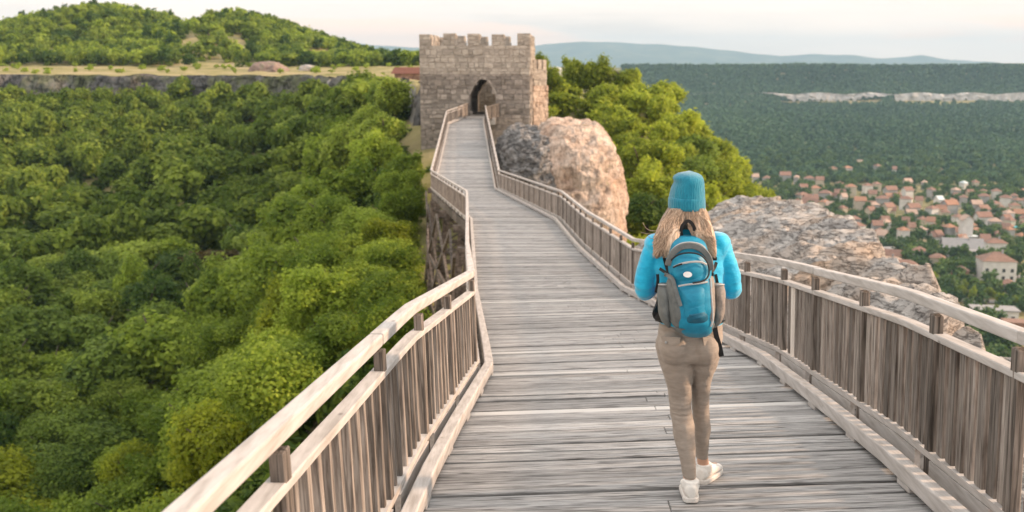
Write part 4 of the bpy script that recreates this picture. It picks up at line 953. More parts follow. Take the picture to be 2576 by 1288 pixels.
for ar, x0, x1, y0, y1 in areas:
    k = 0; tr_ = 0
    while k < 9 and tr_ < 300:
        tr_ += 1; zx, zy = gx.uniform(x0, x1), gx.uniform(y0, y1); q, D = tz(1789+.3889*zx, 322+.3889*zy, 5.0)
        if any(abs(q.x-bx) < br+4.2 and abs(q.y-by) < br+4.0 for bx, by, br, _ in boxes): continue
        rf = gx.choice(['terracotta', 'brown', 'sand', 'orange', 'terracotta']); k += 1
        house(zx, zy, gx.uniform(48, 78), gx.choice(['cream', 'grey', 'white', 'cream']), rf, gx.choice(['hip', 'gable']), storeys=gx.uniform(1.1, 1.8), label=f'small {RN[rf]} house packed between others in the {ar} of the town', group=f'small {RN[rf]} houses in the {ar} of the town')
# pool cover, street poles, pale panel
q, D = tz(1789+.3889*1965, 322+.3889*656, 1.0); a = empty('pool_canopy', (q.x, q.y, q.z-1.0), 'turquoise canopy at the right edge of the town', 'canopy')
MB().box(-9, 9, -2.5, 2.5, 2.2, 2.4).build('canopy_sheet', pm('turquoise_sheet', [(.06,.40,.46),(.10,.50,.56)], nscale=1, bump=0), a)
for sx in (-8, 8):
    for sy in (-2, 2): MB().box(sx-.1, sx+.1, sy-.1, sy+.1, -1, 2.2).build('leg', WALL['grey'], a)
for zx, zy0, zy1, lab in ((1015,560,660,'tall thin street lamp rising left of the big white house'), (1362,632,722,'thin pale pole in the middle of the lower town'), (1752,545,600,'short pole behind the wide white house')):
    q, D = tz(1789+.3889*zx, 322+.3889*zy1, .2); h = (zy1-zy0)*.3889*D/FPX
    a = empty('street_lamp', (q.x, q.y, q.z), lab, 'lamp post'); MB().tube([(0,0,-1),(0,0,h)], [.22,.12], 6).build('pole', WALL['grey'], a); MB().box(-.9, .1, -.15, .15, h, h+.15).build('lamp_head', WALL['grey'], a)
# streets
def street(name, pts, w):
    P = [tz(1789+.3889*a, 322+.3889*b, .0)[0] for a, b in pts]; PP = []
    for a, b in zip(P[:-1], P[1:]): PP += [a+(b-a)*k for k in np.linspace(0, 1, 12, endpoint=False)]
    PP.append(P[-1]); PP = [Vector((p.x, p.y, float(ground_h(p.x, p.y))+.35)) for p in PP]
    tag(MB().sweep(PP, [(-w/2,-.3),(w/2,-.3),(w/2,0),(-w/2,0)]).build(name, pm('street_'+name, [(.20,.195,.19),(.30,.29,.28)], nscale=.3, bump=0), None), kind='structure')
street('road', [(1000,740),(1110,770),(1260,830),(1420,880),(1580,950),(1800,980),(2040,960)], 6)
street('lane', [(620,560),(760,520),(900,500),(1060,590),(1200,620),(1400,560),(1600,520)], 4.5)
street('lane', [(1500,1010),(1640,1120),(1900,1130),(2040,1150)], 5)
# town trees: the biggest as single trees, the rest as one mass
big = [(1555,850,44,60),(1460,895,48,75),(1440,960,50,70),(1520,1010,60,62),(1610,1040,70,80),(1690,1060,62,75),(1640,1000,50,55),(1760,1010,52,64),(1800,1050,60,62),(1870,1085,56,60),(1165,965,34,36),(1290,970,38,44),(1350,990,40,50),(1960,1110,60,66),(1760,1230,60,46),(1080,735,40,62),(1010,735,36,40),(1930,800,60,52),(1450,770,38,64),(2000,830,50,60),(1290,740,60,50),(1600,960,40,44),(1990,900,44,60),(1840,1150,44,40)]
for i, (zx, zy, zr, zh) in enumerate(big):
    lift = 4.5; q, D = tz(1789+.3889*zx, 322+.3889*zy, lift); s = .3889*D/FPX
    tree((q.x, q.y, q.z-lift), lift+zh*s*.5, zr*s*.55, 'fresh' if i in (1, 14) else 'valley' if zy > 940 else 'town', label='leafy green garden tree at the near edge of the town, over the right handrail' if zy > 940 else 'dark green garden tree between houses of the lower town', group='garden trees near the handrail' if zy > 940 else 'garden trees of the lower town')
tt = []; g = np.random.default_rng(77); tries = 0
while len(tt) < 1750 and tries < 90000:
    tries += 1; D = 240+620*g.random()**1.1; px = g.uniform(1900, 2640); x = (px-1288)/FPX*D
    if x < 96 and D < 420 and x < 70: continue
    if any((x-bx)**2+(D-by)**2 < (br+.6)**2 or (abs(x-bx) < br*.9 and 0 < by-D < 6 and g.random() < .7) for bx, by, br, _ in boxes): continue
    z = float(ground_h(x, D)); r = g.uniform(1.9, 4.2); tt.append((x, D, z+r*.95, r, r*g.uniform(.8, 1.25)))
join_crowns('town_woodland', tt, LM['town'], 190, .21, seed=600)
# forest on the far slope
ft = []
ys = np.concatenate([700+820*g.random(17000), 1340+190*g.random(6000)]); px = g.uniform(1560, 2700, 23000); xs = (px-1288)/FPX*ys
zs = ground_h(xs, ys); sl = (ground_h(xs, ys+2)-ground_h(xs, ys-2))/4
ck = np.interp(px, [1640,1900,1960,1990,2060,2130,2200,2228,2240,2275,2300,2380,2440,2560,2680], [0,0,.3,.75,.9,.7,.3,.0,1.0,1.9,1.2,.75,1.1,1.15,1.0])
keep = ~((ys > 1308) & (ys < 1338) & (ck > .25))
keep &= ~((ys < 800) & (g.random(23000) < .6))
for x, y, z in zip(xs[keep], ys[keep], zs[keep]):
    r = g.uniform(2.4, 4.6); ft.append((x, y, z+r*.6, r, r*g.uniform(.8, 1.2)))
join_crowns('far_forest', ft, LM['far'], 40, .42, seed=610, patch=.55)
# pale cliff band on the far slope
mb_v, mb_f = [], []; nX = 900; cxs = np.linspace(1640, 2680, nX); D0 = 1345
cut = 12*np.interp(cxs, [1640,1900,1960,1990,2060,2130,2200,2228,2240,2275,2300,2380,2440,2560,2680], [0,0,.3,.75,.9,.7,.3,.0,1.0,1.9,1.2,.75,1.1,1.15,1.0])
cut = cut*(1+.35*np.sin(cxs*.31)*np.sin(cxs*.113))
for j, t in enumerate(np.linspace(0, 1, 14)):
    X = (cxs-1288)/FPX*D0; zt_ = -31.0+1.2*np.sin(cxs*.05)
    Y = D0-10+2.5*fbm(X, X*0+j*3., 9, 4, 3)-(t-.5)*3
    mb_v.append(np.stack([X, Y, zt_-cut*t], -1))
V = np.concatenate(mb_v); ii = np.arange(len(V)).reshape(-1, nX)
F = np.stack([ii[:-1, :-1], ii[:-1, 1:], ii[1:, 1:], ii[1:, :-1]], -1).reshape(-1, 4)[:, ::-1]
tag(np_mesh('cliff', V, F, pm('pale_far_cliff', [(.30,.29,.28),(.62,.60,.58)], (1,1,.35), .12, .95, 0), smooth=True), kind='structure')
# ---------------------------------------------------------------- the walker
def fab(name, c1, c2, scale, bump, rough=.8, sheen=.2, ns=3, bd=.006, spec=.25): return pm(name, [c1, c2], scale, ns, rough, bump, detail=4, bdist=bd, sheen=sheen, spec=spec)
SKIN = pm('skin', [(.50,.30,.21),(.58,.37,.27)], nscale=9, rough=.55, bump=.05, spec=.35)
JACK = fab('cyan_jacket_cloth', (.000,.36,.62), (.010,.47,.75), (9,9,18), .5, .6, .45, 2, .012)
HAT = fab('teal_knit', (.006,.15,.24), (.014,.22,.32), (90,90,12), .6, .95, .4, 2, .004)
PANT = fab('taupe_cotton', (.275,.235,.20), (.345,.30,.26), (6,6,22), .5, .85, .1, 2, .008)
SHOE = fab('white_canvas', (.70,.69,.66), (.80,.79,.76), (20,20,20), .2, .7, 0)
SOLE = fab('white_rubber', (.62,.60,.57), (.70,.68,.65), (20,20,20), .1, .5, 0)
HAIR = pm('blond_hair', [(.26,.17,.11),(.46,.34,.25),(.62,.50,.39)], (60,60,1.6), 1.8, .5, .7, bdist=.006, spec=.4, pos=[.3,.5,.68], tone=.4)
PB = fab('teal_nylon', (.000,.17,.30), (.006,.26,.42), (10,10,14), .35, .5, .05, 2, .006, .4)
PBD = fab('dark_teal_nylon', (.000,.085,.15), (.004,.12,.20), (10,10,14), .3, .5, .05, 2, .006, .4)
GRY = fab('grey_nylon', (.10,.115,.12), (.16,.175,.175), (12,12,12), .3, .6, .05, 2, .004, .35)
GRY_LIT = fab('sunlit_grey_mesh', (.20,.18,.165), (.29,.26,.235), (30,30,30), .4, .7, .05)  # lighter, warmer grey for the right side: sunlight put into the colour
PIPE = fab('silver_piping', (.36,.37,.38), (.45,.46,.46), (30,30,30), .1, .5, 0)
BLK = fab('black_webbing', (.012,.012,.013), (.025,.025,.026), (40,40,40), .3, .6, 0)
LOGO = fab('white_print', (.70,.72,.72), (.75,.76,.76), (5,5,5), 0, .5, 0)
FOOT = dpt(4.9, 1, 1.2)
OY = 4.75
def W(px, py, dy=0.0): return atY(px, py, OY+dy)          # dy: metres away from the viewer
S = 1.0204*OY/2504                                             # metres per photo pixel at her distance
def ring(px, py, hw, ry, dy=0.0):
    p = W(px, py, dy); return (p.x, p.y, p.z, hw*S*(p.y/OY), ry)
woman = {}
root = None
RO = Vector((W(1730,1250).x, OY-.05, float(deck_z(W(1730,1250).x, OY-.05))))
def fin(mb, name, mat, parent, voxel=None, smooth=True, subs=0, sm=0, fold=None):
    o = mb.build(name, mat, parent, smooth=smooth, off=RO)
    if voxel:
        m = o.modifiers.new('remesh', 'REMESH'); m.mode = 'VOXEL'; m.voxel_size = voxel; m.use_smooth_shade = True
    if fold:
        tx = bpy.data.textures.new('cloth_folds', 'CLOUDS'); tx.noise_scale = fold[0]; tx.noise_depth = 3
        m = o.modifiers.new('folds', 'DISPLACE'); m.texture = tx; m.strength = fold[1]; m.mid_level = .5; m.texture_coords = 'LOCAL'
    if sm:
        m = o.modifiers.new('smooth', 'SMOOTH'); m.factor = .5; m.iterations = sm
    return o
def wav(a, z, k1, k2, s): return math.sin(a*k1+z*k2+s)
# skeleton in photo terms
armL = [(1650,612,.0), (1630,668,.0), (1621,730,.03), (1652,704,.16), (1690,660,.23)]
armR = [(1806,606,.0), (1829,664,.0), (1841,728,.03), (1812,704,.16), (1776,660,.23)]
def A(l): return [W(x, y, d) for x, y, d in l]
def smooth_line(P, n=6):
    out = []; m = len(P)
    for i in range(m-1):
        p0, p1, p2, p3 = P[max(0, i-1)], P[i], P[i+1], P[min(m-1, i+2)]
        for k in range(n):
            t = k/n; out.append(.5*((2*p1)+(p2-p0)*t+(2*p0-5*p1+4*p2-p3)*t*t+(3*p1-p0-3*p2+p3)*t**3))
    out.append(P[-1]); return out
def rad_line(r, n, m): return list(np.interp(np.linspace(0, len(r)-1, m), range(len(r)), r))
# --- body: one continuous surface
b = MB()
b.loft([ring(1731,470,10,.03), ring(1730,476,26,.06), ring(1729,486,36,.085), ring(1728,512,38,.092,.005), ring(1728,540,31,.078,.02), ring(1728,560,20,.055,.035), ring(1728,568,12,.04,.05)], 28)
b.loft([ring(1729,535,25,.052), ring(1729,575,24,.052), ring(1729,600,40,.06)], 24)
b.loft([ring(1730,588,30,.06), ring(1731,600,70,.075), ring(1731,640,82,.10), ring(1733,700,76,.10), ring(1735,760,66,.095), ring(1736,810,70,.10), ring(1732,862,70,.112), ring(1733,888,50,.09)], 32)
for L in (armL, armR):
    P = smooth_line(A(L)); b.tube(P, rad_line([.042,.040,.034,.032,.024], 0, len(P)), 12)
    hnd = P[-1]; sx = 1 if L is armL else -1
    f = (P[-1]-P[-3]).normalized()
    q = hnd+f*.045
    b.tube([hnd-f*.01, hnd+f*.03, hnd+f*.075], [.024,.030,.026], 12)
    for i, ln in enumerate((.068,.078,.073,.056)):      # fingers curled round the shoulder strap
        base = hnd+f*.078+Vector((sx*.002, .012, .026-.018*i)); c1 = base+Vector((sx*.028, .016, 0))*(ln/.075); c2 = c1+Vector((sx*.022,-.016,-.002))*(ln/.075); c3 = c2+Vector((-sx*.006,-.022,0))*(ln/.075)
        b.tube([base-f*.02, base, c1, c2, c3], [.0095,.0095,.009,.0082,.0065], 8)
    tb = hnd+f*.03+Vector((0,-.012,.026)); b.tube([tb, tb+f*.03+Vector((sx*.012,-.016,.018)), tb+f*.05+Vector((sx*.03,-.014,.012))], [.013,.0105,.008], 8)
legL = [(1702,900,.01), (1712,1030,.028), (1722,1100,-.01), (1734,1200,-.06), (1737,1238,-.075)]
legR = [(1766,900,.02), (1762,1010,.10), (1765,1075,.13), (1767,1150,.17), (1773,1190,.19)]
for L in (legL, legR):
    P = smooth_line(A(L)); b.tube(P, rad_line([.058,.040,.042,.031,.035] if L is legL else [.046,.031,.034,.029,.034], 0, len(P)), 16)
sole = {}
for L, yaw, pit in ((legL, R(-5), 0), (legR, R(-33), 0)):
    an = A(L)[-1]; fw = Vector((-math.sin(yaw), math.cos(yaw), 0)); ht = float(deck_z(an.x, an.y))
    b.tube([Vector((an.x, an.y, ht+.075)), Vector((an.x, an.y, ht+.06))+fw*.07, Vector((an.x, an.y, ht+.042))+fw*.15], [.024,.022,.018], 12)
# ears, nose, lips
hd = W(1729, 505)
for s in (-1, 1): b.tube([hd+Vector((s*.066, .01, .0)), hd+Vector((s*.071, .0, -.022)), hd+Vector((s*.064, .006, -.046))], [.006,.010,.006], 8)
b.tube([hd+Vector((0,.088,.02)), hd+Vector((0,.108,-.022)), hd+Vector((0,.092,-.03))], [.008,.014,.008], 8)
b.tube([hd+Vector((-.022,.083,-.058)), hd+Vector((0,.096,-.058)), hd+Vector((.022,.083,-.058))], [.005,.009,.005], 8)
person = fin(b, 'person', SKIN, None, .0055, sm=2); person.location = RO
tag(person, 'woman walking away in bright blue jacket, teal knit hat and taupe trousers', 'person')
e_ = MB()
for s in (-1, 1): e_.loft([(hd.x+s*.031, hd.y+.078, hd.z-.008+k, .013*math.sqrt(max(.02, 1-(k/.0125)**2)), .013*math.sqrt(max(.02, 1-(k/.0125)**2))) for k in (-.012,-.009,-.004,0,.004,.009,.012)], 12)
fin(e_, 'eyes', LOGO, person)
# --- jacket
j = MB(); S0 = random.random()
fold = lambda a, z, t: 1+.020*wav(a, z, 2, 34, 0)+.016*wav(a, z, 3, 71, 1.3)+.010*wav(a, z, 5, -55, .4)
j.loft([ring(1730,566,25,.058,.01), ring(1730,580,34,.066), ring(1731,592,66,.082), ring(1731,606,88,.098), ring(1731,640,94,.118), ring(1733,700,88,.118), ring(1735,750,79,.112), ring(1736,790,80,.118), ring(1737,808,80,.122), ring(1737,812,76,.118)], 48, fold)
for L, q in ((armL, 0), (armR, 2)):
    P = smooth_line(A(L), 16); n = len(P); r = rad_line([.052,.0495,.0475,.043,.035], 0, n)
    r = [a*(1+.016*math.sin(i*.8+q)+(.03*math.sin(i*1.7+q*2) if 24 < i < 40 else .008*math.sin(i*1.7))) if i > 2 else a for i, a in enumerate(r)]
    r[-1] *= .95; j.tube(P[:-2], r[:-2], 20)
    p = P[0]; j.loft([(p.x, p.y, p.z-.06, .05, .07), (p.x, p.y, p.z, .058, .08), (p.x, p.y, p.z+.03, .045, .065), (p.x, p.y, p.z+.044, .02, .03)], 20)
jk = fin(j, 'jacket', JACK, person, .006, sm=1, fold=(.085, .010))
# cuffs and hem seam
for L in (armL, armR):
    P = smooth_line(A(L), 16); c_ = MB(); c_.tube(P[-5:-1], .041, 16); fin(c_, 'cuff', PBD, jk)
# --- trousers
t_ = MB()
for cx_ in (1697, 1769): t_.loft([ring(cx_,828,14,.05,-.05), ring(cx_,845,32,.085,-.055), ring(cx_,870,40,.095,-.058), ring(cx_,893,36,.085,-.05), ring(cx_,912,26,.06,-.03), ring(cx_,920,12,.03,-.01)], 32)
tf = lambda a, z, t: 1+.006*wav(a, z, 2, 60, .5)+.005*wav(a, z, 3, 130, 0)
def kn(zc, amp): return lambda a, z, t: 1+.006*wav(a, z, 2, 50, .3)+amp*math.exp(-((z-zc)/.055)**2)*math.sin(z*260+1.2*math.sin(a))*(.5+.5*math.sin(a+3.6))
t_.loft([ring(1738,796,78,.116), ring(1738,820,80,.122), ring(1735,850,83,.128), ring(1731,874,83,.130), ring(1731,892,74,.118), ring(1732,903,60,.09)], 56, tf)
zk = W(1712,1036).z; zk2 = W(1760,1028).z
t_.loft([ring(1697,880,47,.112,.01), ring(1702,915,43,.102,.01), ring(1708,960,34,.084,.02), ring(1711,1001,29,.066,.03), ring(1713,1036,27.5,.060,.025), ring(1720,1075,28,.058,.0), ring(1722,1100,27.5,.056,-.01), ring(1729,1150,21,.045,-.04), ring(1734,1196,17,.038,-.06), ring(1734.5,1200,16,.036,-.06)], 40, kn(zk, .055))
t_.loft([ring(1769,880,44,.112,.01), ring(1768,915,36,.10,.03), ring(1764.5,945,27.5,.084,.05), ring(1762,1001,22,.066,.10), ring(1763,1040,21.5,.058,.12), ring(1765.5,1075,22.5,.057,.13), ring(1765,1110,19.5,.050,.15), ring(1766,1146,16,.040,.17), ring(1766,1150,15,.038,.17)], 40, kn(zk2, .04))
tr = fin(t_, 'trousers', PANT, person, .005, sm=1, fold=(.05, .009))
# pockets flaps, studs, centre seam
def flap(px0, px1, py, dy):
    m = MB(); pts = []
    for x, y in ((px0, py), (px1, py+3), (px1-3, py+20), ((px0+px1)/2, py+25), (px0+3, py+18)):
        pts.append((x, y))
    f = [W(x, y, dy(x)) for x, y in pts]; k = [p+Vector((0, .012, 0)) for p in f]; n = len(f)
    m.add(f+k, [tuple(range(n-1, -1, -1)), tuple(range(n, 2*n))]+[(i, (i+1) % n, n+(i+1) % n, n+i) for i in range(n)])
    return m
bk = lambda x: -.160*math.sqrt(max(.05, 1-((x-1733)/92)**2))-.004
fin(flap(1663, 1712, 846, bk), 'pocket_flap', PANT, tr, smooth=False); fin(flap(1768, 1806, 850, bk), 'pocket_flap', PANT, tr, smooth=False)
for x, y in ((1675,861), (1796,866)):
    p = W(x, y, bk(x)-.002); m = MB(); m.tube([p, p+Vector((0,-.006,0))], .006, 10); fin(m, 'stud', PIPE, tr)
# --- shoes
def shoe(L, yaw, roll=0):
    an = A(L)[-1]; fw = Vector((-math.sin(yaw), math.cos(yaw), 0)); sd = Vector((fw.y, -fw.x, 0)); m = MB(); so = MB()
    base = Vector((an.x, an.y, 0)); V = []; n = 20
    prof = [(-.062,.018,.060),(-.055,.030,.070),(-.03,.036,.078),(.01,.037,.082),(.05,.037,.074),(.09,.040,.056),(.13,.042,.044),(.165,.036,.036),(.185,.020,.028)]
    gz = lambda p: float(deck_z(p.x, p.y))+.004
    for i, (f, w, h) in enumerate(prof):
        c = base+fw*f
        for k in range(n):
            a = 2*math.pi*k/n; q = c+sd*(w*math.cos(a)); V.append(Vector((q.x, q.y, gz(c)+.022+h*.5*(1+math.sin(a))*(1 if math.sin(a) > 0 else .9))))
    F = [(i*n+k, i*n+(k+1) % n, (i+1)*n+(k+1) % n, (i+1)*n+k) for i in range(len(prof)-1) for k in range(n)]+[tuple(range(n-1,-1,-1)), tuple((len(prof)-1)*n+k for k in range(n))]
    m.add(V, F)
    m.tube([Vector((an.x, an.y, gz(base)+.07))-fw*.012, Vector((an.x, an.y, gz(base)+.108))-fw*.014], [.043,.040], 20)
    o = fin(m, 'shoe', SHOE, person, .004, sm=3)
    V = []; pr2 = [(-.066,.020),(-.055,.034),(-.03,.040),(.03,.041),(.09,.045),(.14,.045),(.175,.034),(.192,.014)]
    top = [base+fw*f+sd*w for f, w in pr2]+[base+fw*f-sd*w for f, w in reversed(pr2)]
    k = len(top); lo_ = [Vector((p.x, p.y, gz(p))) for p in top]; hi = [Vector((p.x, p.y, gz(p)+.027)) for p in top]
    so.add(lo_+hi, [tuple(range(k)), tuple(range(2*k-1, k-1, -1))]+[(i, k+i, k+(i+1) % k, (i+1) % k) for i in range(k)])
    bevel(fin(so, 'sole', SOLE, o, smooth=False), .006, 2)
shoe(legL, R(-5)); shoe(legR, R(-33))
# --- hair: crown mass plus two long locks falling over the shoulders
h = MB(); st = lambda a, z, t: 1+.05*math.sin(a*9+z*6)+.035*math.sin(a*17-z*9+1)+.03*math.sin(a*27+z*4)
h.loft([ring(1729,512,38,.088), ring(1728,524,44.5,.102), ring(1726,545,55,.096,-.005), ring(1725,560,58,.080,-.005), ring(1724,572,56,.06,-.0), ring(1724,580,48,.03,-.0)], 64, st)
h.loft([ring(1695,540,24,.06,-.03), ring(1687,565,29,.055,-.06), ring(1677,590,29,.045,-.10), ring(1668,612,24,.036,-.12), ring(1661,630,17,.026,-.128), ring(1655,642,9,.014,-.13), ring(1652,650,3,.006,-.13)], 48, st)
h.loft([ring(1700,555,18,.05,-.07), ring(1693,590,18,.035,-.13), ring(1685,618,15,.024,-.145), ring(1678,640,7,.012,-.145), ring(1676,648,2,.004,-.145)], 40, st)
h.loft([ring(1752,540,22,.06,-.03), ring(1763,565,25,.055,-.06), ring(1773,590,23,.042,-.10), ring(1782,615,18,.032,-.12), ring(1789,635,13,.022,-.126), ring(1793,644,8,.012,-.126), ring(1795,650,3,.005,-.126)], 48, st)
h.loft([ring(1750,560,15,.05,-.08), ring(1757,590,14,.032,-.13), ring(1768,620,10,.020,-.142), ring(1776,645,3,.006,-.14)], 40, st)
ho = fin(h, 'hair', HAIR, person)
s_ = MB(); g = random.Random(5)
for i in range(1100):                                   # loose strands
    sd = g.choice((-1, 1)); x0 = 1729+sd*g.uniform(2, 42); y0 = 524+g.uniform(0, 8)
    x1 = (1690 if sd < 0 else 1758)+g.uniform(-28, 26); x2 = (1668 if sd < 0 else 1783)+g.uniform(-26, 22); yb = g.uniform(596, 650)
    if sd > 0: x2 = min(x2, 1800)
    d = g.uniform(-.02, .015)
    s_.tube(smooth_line([W(x0, y0, -.075+d), W(x1, 566+g.uniform(-8, 8), -.108+d), W((x1+x2)/2, (570+yb)/2, -.14+d), W(x2+g.uniform(-4, 4), yb, -.145+d)], 4), [.0013]*12+[.0006], 4)
for pts in ([(1690,560),(1650,580),(1628,576),(1617,560)], [(1682,570),(1640,588),(1612,584)], [(1680,590),(1642,600),(1630,594)]):
    s_.tube(smooth_line([W(x, y, -.05) for x, y in pts], 6), .0013, 4)
fin(s_, 'hair_strands', HAIR, ho)
# --- knit hat
ht = MB(); rib = lambda a, z, t: 1+.012*math.sin(a*44)
def slouch(a, z, t):
    k = 1+.010*math.sin(a*44)
    zc = W(1732,458).z
    return k-.13*math.exp(-((z-zc)/.014)**2)*max(0, -math.cos(a-.15))**3+.05*math.exp(-((z-W(1732,447).z)/.02)**2)*max(0, -math.cos(a))**2
ht.loft([ring(1727.5,524,44,.106), ring(1727.5,516,44.5,.107), ring(1728.5,495,43,.106), ring(1730,474,40.5,.100), ring(1731.5,458,38,.095), ring(1731.5,447,36,.088), ring(1732,439.5,29.5,.072), ring(1732.5,434,19,.046), ring(1733,431,5,.012)], 128, slouch)
ho2 = fin(ht, 'knit_hat', HAT, person, fold=(.05, .010))
cf = MB(); cf.loft([ring(1727.5,525,44.2,.1065), ring(1727.5,522,45.4,.109), ring(1727.5,497,44.6,.108), ring(1728.2,494.5,43.2,.106)], 128, rib); fin(cf, 'cuff', HAT, ho2)
# ---------------------------------------------------------------- backpack (worn, a thing of its own)
BY = -.150                                             # back plane
pk = empty('backpack', RO, 'teal blue hiking backpack with grey side pockets worn by the woman', 'backpack')
def pfin(mb, name, mat, parent=pk, smooth=True, voxel=None, sm=0, lab=None):
    o = fin(mb, name, mat, parent, voxel, smooth, sm=sm); 
    if lab: tag(o, lab)
    return o
m = MB(); pf = lambda a, z, t: 1+.010*wav(a, z, 3, 60, .2)+.008*wav(a, z, 2, 95, 1)
m.loft([ring(1729,592,20,.03,BY+.02), ring(1730,600,34,.05,BY+.01), ring(1731,615,44,.07,BY-.005), ring(1733,650,51,.092,BY-.02), ring(1735,700,54,.10,BY-.03), ring(1737,750,56,.105,BY-.035), ring(1740,800,55,.10,BY-.03), ring(1745,826,46,.085,BY-.02), ring(1749,840,34,.055,BY-.01), ring(1751,846,18,.03,BY-.01)], 56, pf, power=2.6)
body = pfin(m, 'pack_body', PB, voxel=.006, sm=1)
front = lambda x, y: BY-.03-float(np.interp(y, [592,615,650,700,750,800,826,846], [.02,.055,.083,.098,.105,.10,.08,.03]))*math.sqrt(max(.03, 1-(abs(x-float(np.interp(y, [592,700,846], [1730,1735,1751])))/62)**2.6))
def fpts(L, lift=.004): return [W(x, y, front(x, y)-lift) for x, y in L]
def arc(L, n=8): return [(float(np.interp(i/(n*(len(L)-1)), np.linspace(0, 1, len(L)), [q[0] for q in L])), float(np.interp(i/(n*(len(L)-1)), np.linspace(0, 1, len(L)), [q[1] for q in L]))) for i in range(n*(len(L)-1)+1)]
def curve(L, n=8): V = smooth_line([Vector((x, y, 0)) for x, y in L], n); return [(q.x, q.y) for q in V]
def strip(name, L, w, th, mat, lift=.004, lab=None):
    P = fpts(curve(L), lift); mb = MB(); mb.sweep(P, [(-w/2,-th/2),(w/2,-th/2),(w/2,th/2),(-w/2,th/2)], up=(0,-1,0)); o = pfin(mb, name, mat, smooth=False, lab=lab); bevel(o, min(w, th)*.3, 1); return o
# front pocket (upper) bulge, and lower front panel
def pad(name, outline, depth, mat, lab=None, nr=7):
    c = Vector((sum(q[0] for q in outline)/len(outline), sum(q[1] for q in outline)/len(outline), 0)); O = curve(outline+[outline[0]], 6)[:-1]; n = len(O); mb = MB(); V = []
    for k in range(nr+1):
        t = k/nr; s = 1-t; hgt = depth*(1-(1-t)**2.4)
        for x, y in O: xx, yy = c.x+(x-c.x)*s, c.y+(y-c.y)*s; V.append(W(xx, yy, front(xx, yy)-hgt*(1+.06*math.sin(yy*.5+xx*.17))+.004))
    F = [(k*n+i, k*n+(i+1) % n, (k+1)*n+(i+1) % n, (k+1)*n+i) for k in range(nr) for i in range(n)]
    mb.add(V, F); return pfin(mb, name, mat, lab=lab)
pad('front_pocket', [(1684,668),(1690,648),(1712,637),(1738,635),(1764,642),(1779,662),(1780,684),(1762,700),(1738,708),(1708,706),(1690,696)], .022, PB)
pad('front_panel', [(1707,722),(1740,716),(1776,714),(1782,760),(1786,812),(1765,820),(1738,822),(1722,818),(1716,780)], .024, PB)
pad('lower_patch', [(1722,785),(1752,780),(1780,780),(1783,812),(1755,819),(1724,816)], .028, PBD, 'darker blue lower patch')
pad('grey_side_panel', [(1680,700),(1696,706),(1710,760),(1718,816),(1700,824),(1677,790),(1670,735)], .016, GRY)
pad('grey_side_panel', [(1785,695),(1796,700),(1800,755),(1796,806),(1787,822),(1784,770)], .014, GRY_LIT, 'right edge panel with sunlight put into its colour')
pad('base_panel', [(1684,822),(1720,836),(1760,832),(1796,812),(1790,832),(1758,846),(1718,842)], .014, GRY)
strip('top_arch', [(1680,668),(1690,640),(1712,622),(1740,618),(1766,628),(1783,650),(1788,680)], .030, .012, GRY, .006)
strip('piping', [(1679,656),(1688,632),(1710,614),(1738,610),(1764,616),(1780,634)], .007, .008, PIPE, .007)
strip('piping', [(1688,655),(1706,641),(1735,636),(1762,642),(1780,662),(1783,690),(1770,706),(1742,712)], .007, .008, BLK, .020)
strip('zip', [(1694,672),(1712,664),(1738,659),(1762,659),(1778,666)], .009, .006, PIPE, .027)
strip('zip_pull', [(1693,673),(1704,668),(1716,664)], .008, .007, BLK, .032)
strip('zip', [(1706,720),(1728,716),(1756,713),(1780,709)], .008, .006, PIPE, .019)
strip('piping', [(1786,700),(1790,750),(1793,800),(1788,822)], .008, .008, PIPE, .012)
strip('compression_strap', [(1672,690),(1690,700),(1700,730),(1712,770)], .018, .006, GRY, .014)
# blank oval badge
c = (1730, 691); mb = MB(); O = [(c[0]+11*math.cos(2*math.pi*i/24), c[1]+7*math.sin(2*math.pi*i/24)) for i in range(24)]
f = [W(x, y, front(x, y)-.028) for x, y in O]; k_ = [p+Vector((0,.006,0)) for p in f]; mb.add(f+k_, [tuple(range(24)), tuple(range(47, 23, -1))]+[(i, 24+i, 24+(i+1) % 24, (i+1) % 24) for i in range(24)]); pfin(mb, 'badge', LOGO, smooth=False)
# side mesh pockets
for cx, sgn, mt in ((1672, -1, GRY), (1806, 1, GRY_LIT)):
    mb = MB(); mb.loft([ring(cx,716,15,.05,BY-.005), ring(cx+sgn*1,740,17,.062,BY-.01), ring(cx,780,16,.062,BY-.01), ring(cx-sgn*4,808,12,.045,BY-.005), ring(cx-sgn*10,822,5,.02,BY)], 32, lambda a, z, t: 1+.03*wav(a, z, 4, 70, 0)); pfin(mb, 'side_pocket', mt)
    mb = MB(); mb.tube([W(cx+15*math.cos(a), 716, BY-.005+.05*math.sin(a)) for a in np.linspace(0, 2*math.pi, 25)], .004, 6); pfin(mb, 'pocket_hem', PIPE)
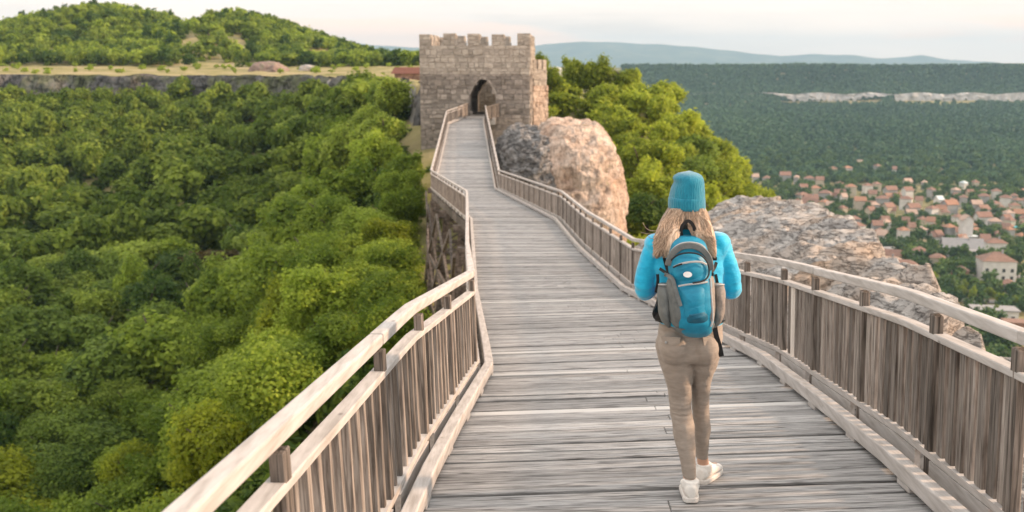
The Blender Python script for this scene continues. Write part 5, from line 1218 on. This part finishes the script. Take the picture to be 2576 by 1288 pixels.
# handle, shoulder straps, side straps, dangling waist strap
mb = MB(); mb.sweep(smooth_line([W(1716,600,-.13), W(1713,582,-.145), W(1718,566,-.15), W(1731,556,-.15), W(1743,566,-.15), W(1748,582,-.145), W(1747,600,-.13)], 6), RECT(.016, .006), up=(0,1,0)); pfin(mb, 'grab_handle', BLK, smooth=False)
for sx in (-1, 1):
    mb = MB(); mb.sweep(smooth_line([W(1731+sx*30,606,-.10), W(1731+sx*48,590,-.02), W(1731+sx*52,600,.06), W(1731+sx*52,640,.125), W(1731+sx*52,700,.13), W(1731+sx*66,760,.08), W(1731+sx*76,790,-.02), W(1735+sx*62,800,-.10)], 8), RECT(.055, .014), up=(0,1,0)); pfin(mb, 'shoulder_strap', BLK, smooth=False)
for L in ([(1669,640,-.115),(1672,655,-.13),(1678,676,-.16),(1684,690,-.19)], [(1684,690,-.19),(1672,684,-.14),(1660,676,-.10)], [(1654,690,-.09),(1655,705,-.10),(1653,722,-.10),(1650,736,-.10)],
          [(1790,652,-.115),(1788,668,-.135),(1786,690,-.16)], [(1786,690,-.16),(1797,674,-.13),(1802,660,-.115)], [(1800,690,-.10),(1803,705,-.11),(1805,715,-.11)]):
    mb = MB(); mb.sweep(smooth_line([W(*q) for q in L], 5), RECT(.014, .006), up=(0,-1,0)); pfin(mb, 'side_strap', BLK, smooth=False)
for x, y, d in ((1686,692,-.195), (1788,690,-.165), (1796,650,-.125)):
    p = W(x, y, d); mb = MB(); mb.box(p.x-.013, p.x+.013, p.y-.01, p.y+.006, p.z-.009, p.z+.009); bevel(pfin(mb, 'buckle', BLK, smooth=False), .003, 2)
mb = MB(); mb.sweep(smooth_line([W(1797,818,-.105), W(1802,845,-.112), W(1810,872,-.10), W(1815,896,-.085)], 6), RECT(.024, .004), up=(0,-1,0)); pfin(mb, 'waist_strap', BLK, smooth=False)
mb = MB(); mb.sweep(smooth_line([W(1676,806,-.14), W(1658,806,-.05), W(1664,808,.07), W(1737,810,.13), W(1808,808,.07), W(1816,806,-.05), W(1797,818,-.10)], 8), RECT(.028, .006), up=(0,0,1)); pfin(mb, 'hip_belt', BLK, smooth=False)
